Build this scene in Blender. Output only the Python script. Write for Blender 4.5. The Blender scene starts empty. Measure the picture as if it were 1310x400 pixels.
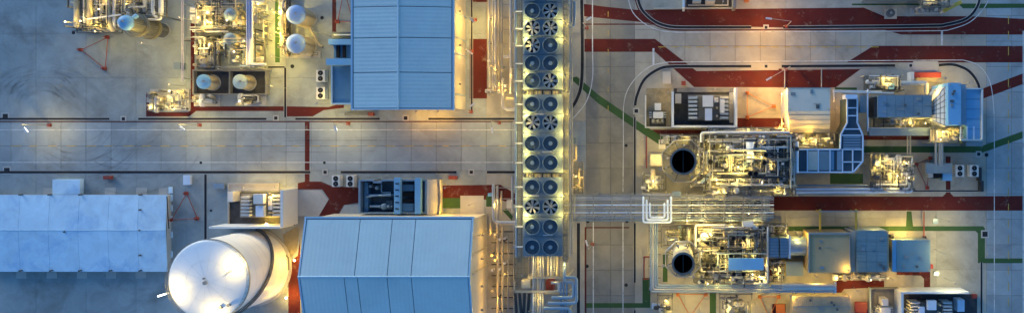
import bpy, math, random
from mathutils import Vector
R = math.radians
scene = bpy.context.scene
COL = scene.collection

# ---------------------------------------------------------------- camera
# The place is measured in photo pixels on the ground (0.2 m each); the point straight below the
# camera is (868,180) in the photograph, the camera hangs 175 m above it and looks straight down.
D, S, NX, NY = 175.0, 0.2, 868.0, 180.0
cam = bpy.data.cameras.new('camera')
cam_o = bpy.data.objects.new('camera', cam); COL.objects.link(cam_o)
cam_o.location = (0, 0, D)
cam.sensor_fit = 'HORIZONTAL'; cam.sensor_width = 36
cam.lens = 36 * D / (1310 * S)
cam.shift_x = (655 - NX) / 1310; cam.shift_y = (NY - 200) / 1310
cam.clip_end = 5000
scene.camera = cam_o
# ---------------------------------------------------------------- dusk sky, sun, exposure
SUN_EL, SUN_AZ = R(7), R(-42)            # azimuth from +Y towards -X: low light from the upper left
w = bpy.data.worlds.new('World'); scene.world = w; w.use_nodes = True
nt = w.node_tree
bg = nt.nodes['Background']
sky = nt.nodes.new('ShaderNodeTexSky'); sky.sky_type = 'NISHITA'; sky.sun_disc = False
sky.sun_elevation = SUN_EL; sky.sun_rotation = SUN_AZ
sky.ozone_density = 4.6; sky.dust_density = 0.1; sky.air_density = 1.0
nt.links.new(sky.outputs[0], bg.inputs[0]); bg.inputs[1].default_value = 0.142
sun = bpy.data.lights.new('sun', 'SUN'); sun.energy = 1.0; sun.angle = R(35); sun.color = (.93, .97, 1.0)
sun_o = bpy.data.objects.new('sun', sun); COL.objects.link(sun_o)
sun_o.location = (-80, 80, 120)
d = Vector((math.sin(SUN_AZ) * math.cos(SUN_EL), math.cos(SUN_AZ) * math.cos(SUN_EL), math.sin(SUN_EL)))
sun_o.rotation_euler = d.to_track_quat('Z', 'Y').to_euler()
scene.view_settings.view_transform = 'Standard'; scene.view_settings.look = 'None'
scene.view_settings.gamma = 1; scene.view_settings.exposure = 1.6
scene.view_settings.use_curve_mapping = False
scene.render.engine = 'CYCLES'
LAMP = 2.95                                # one factor for all plant lamps

rnd = random.Random(7)
# ---------------------------------------------------------------- helpers
def W(px, py, h=0.0):
    k = S * (D - h) / D
    return ((px - NX) * k, (NY - py) * k)
ORG = {}
class MB:
    def __init__(s): s.v = []; s.f = []; s.sm = []
    def add(s, vs, fs, smooth=False):
        n = len(s.v); s.v += vs
        for f in fs: s.f.append(tuple(i + n for i in f)); s.sm.append(smooth)
        return s
    def box(s, x0, y0, z0, x1, y1, z1):
        if x0 > x1: x0, x1 = x1, x0
        if y0 > y1: y0, y1 = y1, y0
        vs = [(x, y, z) for z in (z0, z1) for y in (y0, y1) for x in (x0, x1)]
        return s.add(vs, [(0,2,3,1),(4,5,7,6),(0,1,5,4),(2,6,7,3),(0,4,6,2),(1,3,7,5)])
    def tbox(s, x0, y0, x1, y1, h, z0=0.0):
        a = W(x0, y0, h); b = W(x1, y1, h)
        return s.box(a[0], a[1], z0, b[0], b[1], h)
    def cbox(s, x, y, z, a, b, c, rz=0):
        cs, sn = math.cos(rz), math.sin(rz); vs = []
        for dz in (0, c):
            for dy in (-b/2, b/2):
                for dx in (-a/2, a/2): vs.append((x + dx*cs - dy*sn, y + dx*sn + dy*cs, z + dz))
        return s.add(vs, [(0,2,3,1),(4,5,7,6),(0,1,5,4),(2,6,7,3),(0,4,6,2),(1,3,7,5)])
    def prism(s, pts, z0, z1):
        a = sum(pts[i][0]*pts[(i+1) % len(pts)][1] - pts[(i+1) % len(pts)][0]*pts[i][1] for i in range(len(pts)))
        if a < 0: pts = pts[::-1]
        n = len(pts)
        s.add([(p[0], p[1], z1) for p in pts], [tuple(range(n))])
        s.add([(p[0], p[1], z0) for p in pts], [tuple(range(n))[::-1]])
        vs = [(p[0], p[1], z0) for p in pts] + [(p[0], p[1], z1) for p in pts]
        return s.add(vs, [(i, (i+1) % n, n + (i+1) % n, n + i) for i in range(n)])
    def cyl(s, x, y, z0, z1, r, n=18, r2=None, cap=True, bottom=False):
        if r2 is None: r2 = r
        c = [(math.cos(2*math.pi*i/n), math.sin(2*math.pi*i/n)) for i in range(n)]
        s.add([(x+r*a, y+r*b, z0) for a, b in c] + [(x+r2*a, y+r2*b, z1) for a, b in c],
              [(i, (i+1) % n, n+(i+1) % n, n+i) for i in range(n)], True)
        if cap: s.add([(x+r2*a, y+r2*b, z1) for a, b in c], [tuple(range(n))])
        if bottom: s.add([(x+r*a, y+r*b, z0) for a, b in c], [tuple(range(n))[::-1]])
        return s
    def ring(s, x, y, z0, z1, r0, r1, n=24):
        c = [(math.cos(2*math.pi*i/n), math.sin(2*math.pi*i/n)) for i in range(n)]
        for (ra, za, rb, zb, sm) in ((r1,z0,r1,z1,True), (r1,z1,r0,z1,False), (r0,z1,r0,z0,True), (r0,z0,r1,z0,False)):
            s.add([(x+ra*a, y+ra*b, za) for a, b in c] + [(x+rb*a, y+rb*b, zb) for a, b in c],
                  [(i, (i+1) % n, n+(i+1) % n, n+i) for i in range(n)], sm)
        return s
    def dome(s, x, y, z, r, hh, n=20, m=5):
        vs = []; fs = []
        for j in range(m):
            t = j / m * math.pi/2
            for i in range(n):
                a = 2*math.pi*i/n
                vs.append((x + r*math.cos(t)*math.cos(a), y + r*math.cos(t)*math.sin(a), z + hh*math.sin(t)))
        vs.append((x, y, z + hh)); top = len(vs) - 1
        for j in range(m-1):
            for i in range(n): fs.append((j*n+i, j*n+(i+1) % n, (j+1)*n+(i+1) % n, (j+1)*n+i))
        for i in range(n): fs.append(((m-1)*n+i, (m-1)*n+(i+1) % n, top))
        return s.add(vs, fs, True)
    def tube(s, pts, r, n=8, bend=None):
        P = [Vector(p) for p in pts]
        if bend:
            Q = [P[0]]
            for i in range(1, len(P)-1):
                a = (P[i-1]-P[i]); b = (P[i+1]-P[i]); l = min(bend, a.length*.45, b.length*.45)
                a.normalize(); b.normalize()
                p0 = P[i]+a*l; p2 = P[i]+b*l
                for t in (0, .25, .5, .75, 1): Q.append(p0*(1-t)**2 + P[i]*2*t*(1-t) + p2*t*t)
            Q.append(P[-1]); P = Q
        rings = []; prev = None
        for i, p in enumerate(P):
            t = (P[min(i+1, len(P)-1)] - P[max(i-1, 0)])
            if t.length < 1e-6: t = Vector((0, 0, 1))
            t.normalize()
            if prev is None:
                u = t.orthogonal().normalized()
            else:
                u = prev - t*prev.dot(t)
                u = u.normalized() if u.length > 1e-6 else t.orthogonal().normalized()
            prev = u; v = t.cross(u)
            rings.append([tuple(p + u*r*math.cos(2*math.pi*k/n) + v*r*math.sin(2*math.pi*k/n)) for k in range(n)])
        vs = [q for g in rings for q in g]; fs = []
        for i in range(len(rings)-1):
            for k in range(n): fs.append((i*n+k, i*n+(k+1) % n, (i+1)*n+(k+1) % n, (i+1)*n+k))
        s.add(vs, fs, True)
        s.add(list(rings[0]), [tuple(range(n))[::-1]]); s.add(list(rings[-1]), [tuple(range(n))])
        return s
    def ptube(s, pts, r, n=8, bend=None):                # pts: (px, py, height)
        return s.tube([W(a, b, h) + (h,) for a, b, h in pts], r, n, bend)
    def build(s, name, m, parent=None, label=None, kind=None):
        o0 = ORG.get(parent.name, Vector((0, 0, 0))) if parent else Vector((0, 0, 0))
        me = bpy.data.meshes.new(name)
        me.from_pydata([(a-o0.x, b-o0.y, c-o0.z) for a, b, c in s.v], [], s.f)
        me.polygons.foreach_set('use_smooth', s.sm)
        me.materials.append(M[m])
        o = bpy.data.objects.new(name, me); COL.objects.link(o)
        if parent: o.parent = parent; ORG[o.name] = o0
        if label: o['label'] = label
        if kind: o['kind'] = kind
        return o
def thing(name, label, cat, px, py, group=None, h=0.0):
    o = bpy.data.objects.new(name, None); COL.objects.link(o)
    x, y = W(px, py, h); o.location = (x, y, h); o.empty_display_size = .5
    o['label'] = label; o['category'] = cat
    if group: o['group'] = group
    ORG[o.name] = Vector((x, y, h)); return o
def tag(o, label, cat, group=None):
    o['label'] = label; o['category'] = cat
    if group: o['group'] = group
    return o
def struct(name, mb, m):
    o = mb.build(name, m); o['kind'] = 'structure'; return o
NLIGHT = [0]
def lamp_light(parent, x, y, z, watts, color=(1, .70, .30), r=.15, spot=None):
    l = bpy.data.lights.new('lamp_light', 'POINT' if not spot else 'SPOT')
    l.energy = watts * LAMP; l.color = (1, color[1]*.82, color[2]*.27); l.shadow_soft_size = r
    if spot: l.spot_size = spot; l.spot_blend = .6
    o = bpy.data.objects.new('lamp_light', l); COL.objects.link(o)
    o0 = ORG.get(parent.name, Vector((0, 0, 0))); o.parent = parent; o.location = (x-o0.x, y-o0.y, z-o0.z)
    NLIGHT[0] += 1; return o

# ---------------------------------------------------------------- materials
M = {}
def mat(name, col, rough=.6, metal=0, var=.12, scale=.35, fine=.06, bump=0.0, rand=0.0, stain=None, ribs=None, emit=None, wear=None):
    m = bpy.data.materials.new(name); m.use_nodes = True; t = m.node_tree; N = t.nodes; L = t.links
    b = N['Principled BSDF']; b.inputs['Roughness'].default_value = rough; b.inputs['Metallic'].default_value = metal
    M[name] = m
    b.inputs['Specular IOR Level'].default_value = .12 if rough >= .7 else .35
    if emit:
        b.inputs['Base Color'].default_value = (*col, 1)
        b.inputs['Emission Color'].default_value = (*emit[0], 1); b.inputs['Emission Strength'].default_value = emit[1]
        return m
    geo = N.new('ShaderNodeNewGeometry')
    def noise(sc, det, ro=.6, dist=0):
        n = N.new('ShaderNodeTexNoise'); n.inputs['Scale'].default_value = sc; n.inputs['Detail'].default_value = det
        n.inputs['Roughness'].default_value = ro; n.inputs['Distortion'].default_value = dist
        L.new(geo.outputs['Position'], n.inputs['Vector']); return n.outputs['Fac']
    def math_(op, a, bb):
        n = N.new('ShaderNodeMath'); n.operation = op
        for i, q in enumerate((a, bb)):
            if isinstance(q, (int, float)): n.inputs[i].default_value = q
            else: L.new(q, n.inputs[i])
        return n.outputs[0]
    big = noise(scale * .25, 5, .65, .6); fin = noise(scale * 8, 3)
    f = math_('ADD', math_('MULTIPLY', math_('SUBTRACT', big, .5), var * 4), math_('MULTIPLY', math_('SUBTRACT', fin, .5), fine * 4))
    f = math_('ADD', f, 1.0)
    if rand:
        oi = N.new('ShaderNodeObjectInfo')
        f = math_('ADD', f, math_('MULTIPLY', math_('SUBTRACT', oi.outputs['Random'], .5), rand))
    f = math_('MAXIMUM', f, .15)
    mul = N.new('ShaderNodeVectorMath'); mul.operation = 'SCALE'
    mul.inputs[0].default_value = col; L.new(f, mul.inputs['Scale'])
    out = mul.outputs[0]
    if stain:                                             # (colour, scale, threshold, amount)
        r = N.new('ShaderNodeMapRange'); L.new(noise(stain[1], 7, .72, .4), r.inputs[0])
        r.inputs[1].default_value = stain[2]; r.inputs[2].default_value = stain[2] + .14; r.inputs[4].default_value = stain[3]
        mx = N.new('ShaderNodeMix'); mx.data_type = 'RGBA'
        L.new(r.outputs[0], mx.inputs['Factor']); L.new(out, mx.inputs['A']); mx.inputs['B'].default_value = (*stain[0], 1)
        out = mx.outputs['Result']
    if wear:
        r = N.new('ShaderNodeMapRange'); L.new(noise(wear[1], 9, .78, .2), r.inputs[0])
        r.inputs[1].default_value = wear[2]; r.inputs[2].default_value = wear[2] + .10; r.inputs[4].default_value = wear[3]
        mx = N.new('ShaderNodeMix'); mx.data_type = 'RGBA'
        L.new(r.outputs[0], mx.inputs['Factor']); L.new(out, mx.inputs['A']); mx.inputs['B'].default_value = (*wear[0], 1)
        out = mx.outputs['Result']
    L.new(out, b.inputs['Base Color'])
    rr = N.new('ShaderNodeMapRange'); L.new(fin, rr.inputs[0])
    rr.inputs[3].default_value = max(.05, rough - .12); rr.inputs[4].default_value = min(1, rough + .12)
    L.new(rr.outputs[0], b.inputs['Roughness'])
    h = None
    if bump: h = math_('MULTIPLY', fin, bump)
    if ribs:                                              # (axis, spacing m)
        sx = N.new('ShaderNodeSeparateXYZ'); L.new(geo.outputs['Position'], sx.inputs[0])
        q = math_('SINE', math_('MULTIPLY', sx.outputs[ribs[0]], 2*math.pi / ribs[1]), 0)
        q = math_('MULTIPLY', q, ribs[2]); h = q if h is None else math_('ADD', h, q)
    if h is not None:
        bp = N.new('ShaderNodeBump'); bp.inputs['Strength'].default_value = .6; bp.inputs['Distance'].default_value = .1
        L.new(h, bp.inputs['Height']); L.new(bp.outputs[0], b.inputs['Normal'])
    return m
mat('ground', (.26, .26, .245), .9, var=.2, scale=.8, fine=.1)
mat('joint', (.09, .088, .085), .9, var=.2)
mat('slab', (.285, .315, .315), .85, var=.18, scale=.8, fine=.10, bump=.3, rand=.2, stain=((.19, .185, .17), .07, .55, .6))  # outer roads: sky blue is mixed into the concrete colour
mat('slab_lampwarm', (.36, .335, .275), .88, var=.18, scale=.8, fine=.10, bump=.3, rand=.14, stain=((.17, .155, .115), .06, .53, .6))  # central concrete: warmth of the lamp light is put into the base colour
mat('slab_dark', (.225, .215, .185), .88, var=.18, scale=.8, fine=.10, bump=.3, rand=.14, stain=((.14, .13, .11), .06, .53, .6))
mat('slab_yard', (.275, .305, .30), .88, var=.22, scale=.8, fine=.12, bump=.3, rand=.10, stain=((.16, .155, .14), .06, .52, .65))  # bluish base colour carries sky tint, as on the outer roads
mat('concrete', (.40, .39, .36), .85, var=.15, scale=.6, fine=.08, bump=.3)
mat('concrete_dark', (.20, .195, .18), .9, var=.25, scale=1.0, fine=.12, bump=.3)
mat('red_paint_floor', (.095, .017, .014), .75, var=.16, scale=.8, fine=.1, stain=((.075, .028, .022), .14, .53, .75), wear=((.24, .19, .15), .35, .57, .6))
mat('green_paint_floor', (.045, .095, .035), .75, var=.2, scale=.8, fine=.12, wear=((.2, .2, .16), .4, .60, .6))
mat('white_line', (.58, .58, .56), .7, var=.25, scale=3, fine=.12, wear=((.3, .3, .28), .6, .52, .8))
mat('yellow_line', (.50, .34, .07), .7, var=.35, scale=4, fine=.2)
mat('drain_grate', (.025, .027, .032), .7, metal=.2, var=.3, scale=2, fine=.2)
mat('gravel', (.055, .056, .06), .95, var=.3, scale=3, fine=.3, bump=1)
mat('gravel_tan', (.25, .215, .14), .95, var=.3, scale=3, fine=.3, bump=1)
mat('roof_blue', (.42, .53, .53), .45, metal=.05, var=.06, scale=.5, fine=.05, ribs=(1, .95, .16), rand=.05, stain=((.30, .42, .46), .10, .54, .35))
mat('roof_blue_x', (.46, .565, .56), .45, metal=.05, var=.06, scale=.5, fine=.05, ribs=(0, .95, .08), rand=.05, stain=((.36, .46, .48), .10, .54, .35))
mat('trim_blue', (.33, .48, .58), .45, metal=.2, var=.05)
mat('seam_dark', (.10, .14, .17), .6, var=.1)
mat('wall_beige', (.50, .45, .35), .7, var=.08, scale=.5, fine=.05, ribs=(1, .9, .10))
mat('wall_beige_x', (.50, .45, .35), .7, var=.08, scale=.5, fine=.05, ribs=(0, .9, .10))
mat('blue_paint', (.09, .20, .30), .45, metal=.1, var=.12, scale=.8, fine=.06)
mat('blue_dark', (.042, .068, .088), .5, metal=.1, var=.2, scale=.8, fine=.1)
mat('blue_bright', (.18, .38, .55), .45, var=.08, scale=.8)
mat('blue_grey', (.19, .245, .27), .5, metal=.2, var=.14, scale=.8, fine=.06)
mat('membrane', (.52, .68, .78), .8, var=.14, scale=1.1, fine=.07, rand=.08, stain=((.28, .46, .66), .14, .51, .65))
mat('white_steel', (.62, .60, .55), .4, metal=.0, var=.05, scale=.6, fine=.03)
mat('tank_white', (.74, .745, .74), .38, var=.04, scale=.4, fine=.02)
mat('cream', (.44, .37, .24), .5, var=.10, scale=1, fine=.05)
mat('galv', (.31, .305, .28), .45, metal=.4, var=.12, scale=1, fine=.08)
mat('grating_dark', (.15, .14, .11), .55, metal=.3, var=.2, scale=1, fine=.1)
mat('cladding', (.46, .45, .42), .38, metal=.4, var=.10, scale=1.2, fine=.06)
mat('steel_dark', (.04, .042, .045), .5, metal=.4, var=.2, scale=1, fine=.1)
mat('steel_mid', (.13, .13, .12), .5, metal=.4, var=.2, scale=1, fine=.1)
mat('deck_blue', (.17, .205, .22), .45, metal=.2, var=.12, scale=.8, fine=.06)
mat('blue_pipe', (.27, .345, .40), .35, metal=.5, var=.08, scale=1.2)
mat('blue_white', (.60, .67, .76), .4, metal=.2, var=.08, scale=1.2)
mat('lavender', (.50, .46, .55), .45, metal=.2, var=.08)
mat('grey_green', (.36, .44, .42), .5, var=.1)
mat('dome_blue', (.22, .33, .52), .4, var=.08)
mat('stack_steel', (.42, .40, .34), .5, metal=.3, var=.1)
mat('wall_plaster', (.60, .61, .60), .7, var=.08, scale=.8, fine=.05)
mat('galv_pale', (.48, .49, .48), .5, metal=.2, var=.08)
mat('brown_panel', (.40, .285, .145), .6, var=.10, scale=.8, fine=.06)
mat('teal_rib', (.16, .235, .25), .5, metal=.1, var=.14, scale=.8, fine=.06, ribs=(1, .8, .2))
mat('teal_roof', (.19, .29, .30), .5, var=.08)
mat('red_bright', (.40, .05, .03), .5, var=.12)
mat('hood_grey', (.63, .55, .43), .6, var=.08, scale=.8, fine=.05)
mat('ribbed_grey', (.42, .33, .20), .6, var=.10, scale=.8, fine=.05, ribs=(0, .5, .2))
mat('black', (.012, .012, .014), .7, var=.2)
mat('grating', (.20, .185, .13), .55, metal=.4, var=.15, scale=1, fine=.1)
mat('yellow_steel', (.58, .38, .05), .5, var=.1)
mat('red_steel', (.26, .045, .025), .5, var=.15)
mat('orange_paint', (.45, .13, .03), .6, var=.15)
mat('grey_panel', (.46, .42, .35), .6, var=.08, scale=.6, fine=.05)
mat('radiator', (.40, .42, .42), .5, metal=.2, var=.1)
mat('lamp_glow', (1, .9, .7), .5, emit=((1, .72, .34), 9))
mat('lamp_white', (1, 1, 1), .5, emit=((1, .97, .9), 14))
# ================================================================ THE SETTING
gm = MB(); gm.add([(-1500, -1500, -.09), (1500, -1500, -.09), (1500, 1500, -.09), (-1500, 1500, -.09)], [(0, 1, 2, 3)])
ground = struct('ground', gm, 'ground')
rm = MB()
ROADS = [(-18, 155, 750, 218, 24, 2), (750, -12, 812, 410, 2, 13), (812, 38, 1262, 80, 14, 2), (1262, -12, 1326, 410, 2, 13)]
for x0, y0, x1, y1, nx, ny in ROADS:
    a = W(x0, y0); b = W(x1, y1)
    rm.add([(a[0], b[1], -.07), (b[0], b[1], -.07), (b[0], a[1], -.07), (a[0], a[1], -.07)], [(0, 1, 2, 3)])
road = struct('road', rm, 'joint')
SL = {}
def slabs(parent, x0, y0, x1, y1, nx, ny, m):
    dx = (x1-x0)/nx*S; dy = (y1-y0)/ny*S; key = (round(dx, 3), round(dy, 3), m, parent.name)
    if key not in SL:
        q = m == 'slab' or parent is road; g = .035 if q else .02; c = .05 if q else .02; b = MB(); X, Y = dx/2-g, dy/2-g
        lo = [(-X, -Y, -.2), (X, -Y, -.2), (X, Y, -.2), (-X, Y, -.2)]
        mi = [(-X, -Y, -.03), (X, -Y, -.03), (X, Y, -.03), (-X, Y, -.03)]
        up = [(-X+c, -Y+c, 0), (X-c, -Y+c, 0), (X-c, Y-c, 0), (-X+c, Y-c, 0)]
        b.add(lo+mi+up, [(i, (i+1) % 4, 4+(i+1) % 4, 4+i) for i in range(4)] + [(4+i, 4+(i+1) % 4, 8+(i+1) % 4, 8+i) for i in range(4)] + [(8, 9, 10, 11)])
        me = bpy.data.meshes.new('slab'); me.from_pydata(b.v, [], b.f); me.materials.append(M[m]); SL[key] = me
    for i in range(nx):
        for j in range(ny):
            o = bpy.data.objects.new('slab', SL[key]); COL.objects.link(o); o.parent = parent
            p = W(x0 + (i+.5)*(x1-x0)/nx, y0 + (j+.5)*(y1-y0)/ny)
            o.location = (p[0], p[1], rnd.uniform(-.003, 0))
for i_, r_ in enumerate(ROADS): slabs(road, *r_, ('slab', 'slab_dark', 'slab_lampwarm', 'slab')[i_])
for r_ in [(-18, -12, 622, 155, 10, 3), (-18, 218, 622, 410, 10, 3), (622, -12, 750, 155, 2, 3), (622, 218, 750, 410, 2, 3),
           (812, -12, 1262, 38, 7, 1), (812, 80, 1262, 410, 7, 5)]: slabs(ground, *r_, 'slab_lampwarm' if r_[0] in (622, 812) else 'slab_yard')

ZP = [.006]
def paint(pts, m, name='painted_area', parent=None):
    z = ZP[0]; ZP[0] += .0004
    P = [W(*p) for p in pts]
    a = sum(P[i][0]*P[(i+1) % len(P)][1] - P[(i+1) % len(P)][0]*P[i][1] for i in range(len(P)))
    if a < 0: P = P[::-1]
    b = MB(); b.add([(p[0], p[1], z) for p in P], [tuple(range(len(P)))])
    return b.build(name, m, parent or ground)
def prect(x0, y0, x1, y1, m, name='painted_area', parent=None): return paint([(x0, y0), (x1, y0), (x1, y1), (x0, y1)], m, name, parent)
def smooth(pts, n=6):
    out = []
    for i in range(len(pts)-1):
        p0 = pts[max(i-1, 0)]; p1 = pts[i]; p2 = pts[i+1]; p3 = pts[min(i+2, len(pts)-1)]
        for k in range(n):
            t = k/n
            out.append(tuple(.5*((2*p1[c]) + (-p0[c]+p2[c])*t + (2*p0[c]-5*p1[c]+4*p2[c]-p3[c])*t*t + (-p0[c]+3*p1[c]-3*p2[c]+p3[c])*t**3) for c in (0, 1)))
    return out + [pts[-1]]
def offset(pts, o):
    res = []
    for i, p in enumerate(pts):
        a = Vector(pts[max(i-1, 0)]); b = Vector(pts[min(i+1, len(pts)-1)]); t = (b-a).normalized()
        res.append((p[0] - t.y*o, p[1] + t.x*o))
    return res
def strip(pts, wd, m, name, parent=None, z=None, z1=None):
    l = offset(pts, wd/2); r = offset(pts, -wd/2); n = len(pts)
    if z is None: z = ZP[0]; ZP[0] += .0004
    b = MB(); A = [W(*p) for p in l]; B = [W(*p) for p in r]
    t = z if z1 is None else z1
    b.add([(p[0], p[1], t) for p in A] + [(p[0], p[1], t) for p in B], [(i, i+1, n+i+1, n+i) for i in range(n-1)])
    if z1 is not None:
        for Q in (A, B):
            b.add([(p[0], p[1], z) for p in Q] + [(p[0], p[1], t) for p in Q], [(i, i+1, n+i+1, n+i) for i in range(n-1)])
        b.add([(A[0][0], A[0][1], z), (B[0][0], B[0][1], z), (B[0][0], B[0][1], t), (A[0][0], A[0][1], t)], [(0, 1, 2, 3)])
        b.add([(A[-1][0], A[-1][1], z), (B[-1][0], B[-1][1], z), (B[-1][0], B[-1][1], t), (A[-1][0], A[-1][1], t)], [(0, 1, 2, 3)])
    return b.build(name, m, parent or ground)
RF, GF, WL, YL = 'red_paint_floor', 'green_paint_floor', 'white_line', 'yellow_line'
# red areas
for P in [
    [(745, 5), (775, 9), (815, 13), (1105, 10), (1131, 21), (1240, 21), (1310, 24.5), (1330, 24.5), (1330, 44.5), (1153, 44.5), (1130, 38), (850, 32.5), (815, 28), (745, 21)],
    [(746, 50), (838, 50), (878, 81), (891, 91), (1101, 88.5), (1069, 112), (888, 111.5), (838, 66.5), (746, 66.5)],
    [(1117, 59), (1330, 59), (1330, 80), (1083, 80)],
    [(1330, 86), (1330, 100), (1258, 126), (1258, 113)],
    [(985, 251), (1206, 251), (1210, 247), (1210, 200), (1216, 200), (1216, 247), (1220, 251), (1330, 250), (1330, 269), (985, 269)],
    [(943, 151), (1005, 151), (1005, 165), (943, 165)], [(826, 166), (944, 166), (944, 172), (870, 178), (850, 172), (826, 172)],
    [(1070, 358), (1131, 358), (1131, 367), (1080, 369), (1074, 376), (1070, 376)],
    [(1147, 347), (1190, 347), (1190, 374), (1182, 374), (1182, 356), (1178, 352), (1147, 351)],
    [(745, 30.5), (838, 30.5), (838, 32), (745, 32)],
    [(1105, 173), (1190, 173), (1190, 179), (1105, 179)],
    [(187, 118), (191.5, 118), (191.5, 138), (196, 143.5), (241, 143.5), (244, 140), (244, 30), (249, 30), (249, 136), (363, 136), (363, 142), (251, 142), (242, 149), (187, 149)],
    [(367, 136), (420, 137), (430, 134), (440, 134), (440, 138), (414, 141), (400, 149), (367, 149)],
    [(425, -5), (430, -5), (430, 55), (425, 55)],
    [(601, 50), (623, 50), (623, 126), (601, 126)], [(605, -5), (623, -5), (623, 3), (605, 3)],
    [(390, 155), (396, 155), (396, 232), (411, 232), (425, 238), (460, 240), (460, 259), (440, 262), (432, 276), (408, 276), (421, 254), (412, 242), (381, 242), (381, 234), (390, 232)],
    [(369, 337), (381, 326), (384, 305), (384, 410), (369, 410)],
    [(564, 237), (640, 236), (660, 248), (660, 262), (640, 255), (564, 255)],
    [(996, 88), (1000, 88), (1000, 92), (996, 92)],
    [(988, 388), (1005, 388), (1005, 410), (988, 410)], [(1094, 386), (1110, 386), (1110, 410), (1094, 410)],
    [(748, 290), (750, 290), (750, 410), (748, 410)], [(748, 290), (805, 290), (805, 291.5), (748, 291.5)],
    [(984, 340), (1004, 338), (1000, 352), (984, 352)],
]: paint(P, RF)
# green walkways
for P in [
    [(729, 100), (738, 98), (765, 121), (815, 155), (850, 176), (862, 186), (845, 186), (812, 164), (765, 132)],
    [(1105, 187), (1255, 187), (1330, 160), (1330, 169), (1257, 195), (1105, 195)],
    [(960, 289), (1159, 289), (1160, 270), (1166, 270), (1168, 289), (1258, 289), (1260, 292), (1260, 330), (1330, 330), (1330, 336), (1251, 336), (1251, 298), (1248, 295), (960, 295)],
    [(822, 355), (832, 355), (832, 393), (750, 393), (750, 387), (822, 387)],
    [(908, 371), (916, 371), (916, 410), (908, 410)], [(1062, 222), (1104, 222), (1104, 235), (1062, 235)],
    [(352, -8), (358, -8), (358, 80), (352, 80)], [(566, 253), (589, 253), (589, 266), (566, 266)], [(622, 250), (632, 250), (632, 264), (622, 264)],
    [(642, 268), (648, 266), (656, 276), (655, 282)], [(848, 325), (854, 325), (854, 360), (848, 360)], [(1068, 112), (1096, 112), (1096, 119), (1068, 119)],
    [(1090, 5), (1180, 5), (1180, 7), (1090, 7)], [(1225, 5), (1330, 5), (1330, 10), (1232, 11)],
]: paint(P, GF)
# lines
for y in (166, 207.5): strip([(-18, y), (662, y)], .9, WL, 'white_line', road)
up_w = smooth([(803, -12), (805, 4), (811, 18), (826, 31.5), (846, 39.5), (868, 41.5)]) + [(1150, 40), (1205, 39.5)] + smooth([(1212, 39), (1240, 29), (1260, 9), (1268, -12)])
lo_w = smooth([(797, 245), (797.5, 180), (798.5, 130), (810, 104), (832, 85), (856, 79.5)]) + [(1225, 77)] + smooth([(1232, 77), (1252, 84), (1266, 104), (1271, 135), (1272, 170)]) + [(1272, 410)]
strip(up_w, 1.0, WL, 'white_line', road); strip(lo_w, 1.0, WL, 'white_line', road)
strip(smooth([(758, -12), (758, 60), (758, 100), (751, 128), (738, 146), (727, 157)]), 1.3, WL, 'white_line', road)
strip([(759, 284), (759, 410)], 1.2, WL, 'white_line', road); strip([(797, 284), (797, 410)], 1.2, WL, 'white_line', road)
strip([(1309, 40), (1309, 410)], 1.3, WL, 'white_line', road)
strip([(836, 62), (836, 83)], 2.4, WL, 'stop_line', road); strip([(1205, 40), (1205, 58)], 2.6, WL, 'stop_line', road)
for x in range(-10, 660, 24): strip([(x, 186.6), (x+rnd.uniform(8, 14), 186.6)], .9, YL, 'yellow_dash', road)
for x in range(842, 1120, 16): strip([(x, 60.3), (x+10, 60.3)], .9, YL, 'yellow_dash', road)
for y in range(20, 400, 20): strip([(1290, y), (1290, y+11)], .9, YL, 'yellow_dash', road)
for y in range(15, 140, 24): strip([(778, y), (778, y+7)], .8, YL, 'yellow_dash', road)
# drains with dark gratings, and the concrete kerbs beside the curved ones
def drain(pts, wd=2.6, kerb=False):
    if kerb: wd *= 1.3
    strip(pts, wd, 'drain_grate', 'drain_grate')
    strip(offset(pts, wd/2+.35), .6, 'concrete', 'kerb', z=-.05, z1=.12 if kerb else .03)
    strip(offset(pts, -wd/2-.35), .6, 'concrete', 'kerb', z=-.05, z1=.12 if kerb else .03)
for x0, x1 in [(-18, 140), (177, 341), (378, 486), (548, 662)]: drain([(x0, 152), (x1, 152)])
for x0, x1 in [(-18, 397), (436, 584), (623, 662)]: drain([(x0, 220), (x1, 220)], 3)
drain([(263, 223), (263, 309)], 3); drain([(365, 87), (365, 150)], 2.6); drain([(343, 86), (364, 86)], 2)
drain([(603.5, -8), (603.5, 145)], 2)
drain(smooth([(815, -12), (817, 2), (823, 15), (838, 28), (855, 34), (872, 35.3)]) + [(961, 35.3)], 2.4, True)
drain([(1002, 35.3), (1150, 34)] + smooth([(1205, 33), (1235, 25), (1250, 9), (1255, -12)]), 2.4, True)
drain(smooth([(812.5, 135), (815, 122), (825, 101), (845, 87.5), (864, 85)]) + [(961, 85)], 2.6, True)
drain([(1000, 85), (1145, 84)], 2.6, True)
drain(smooth([(1201, 83.5), (1220, 83), (1238, 90), (1249, 103), (1254, 116)]), 2.6, True)
drain([(812, 150), (812, 250)], 2.2); drain([(812, 285), (812, 361)], 2.4); drain([(812, 396), (812, 410)], 2.4)
drain(smooth([(744, -12), (745, 60), (744, 105), (738, 127), (729, 141)]), 3, True)
drain([(740, 285), (740, 410)], 4)
drain([(1255.5, 335), (1255.5, 410)], 2.2); drain([(1166, 244), (1258, 244)], 1.6)
strip([(-18, 155.6), (662, 155.6)], 1.1, RF, 'red_kerb_line', road)
strip(offset(smooth([(815, -12), (817, 2), (823, 15), (838, 28), (855, 34), (872, 35.3)]) + [(1205, 34)], 3.6), 1.4, RF, 'red_kerb_line', road)
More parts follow.
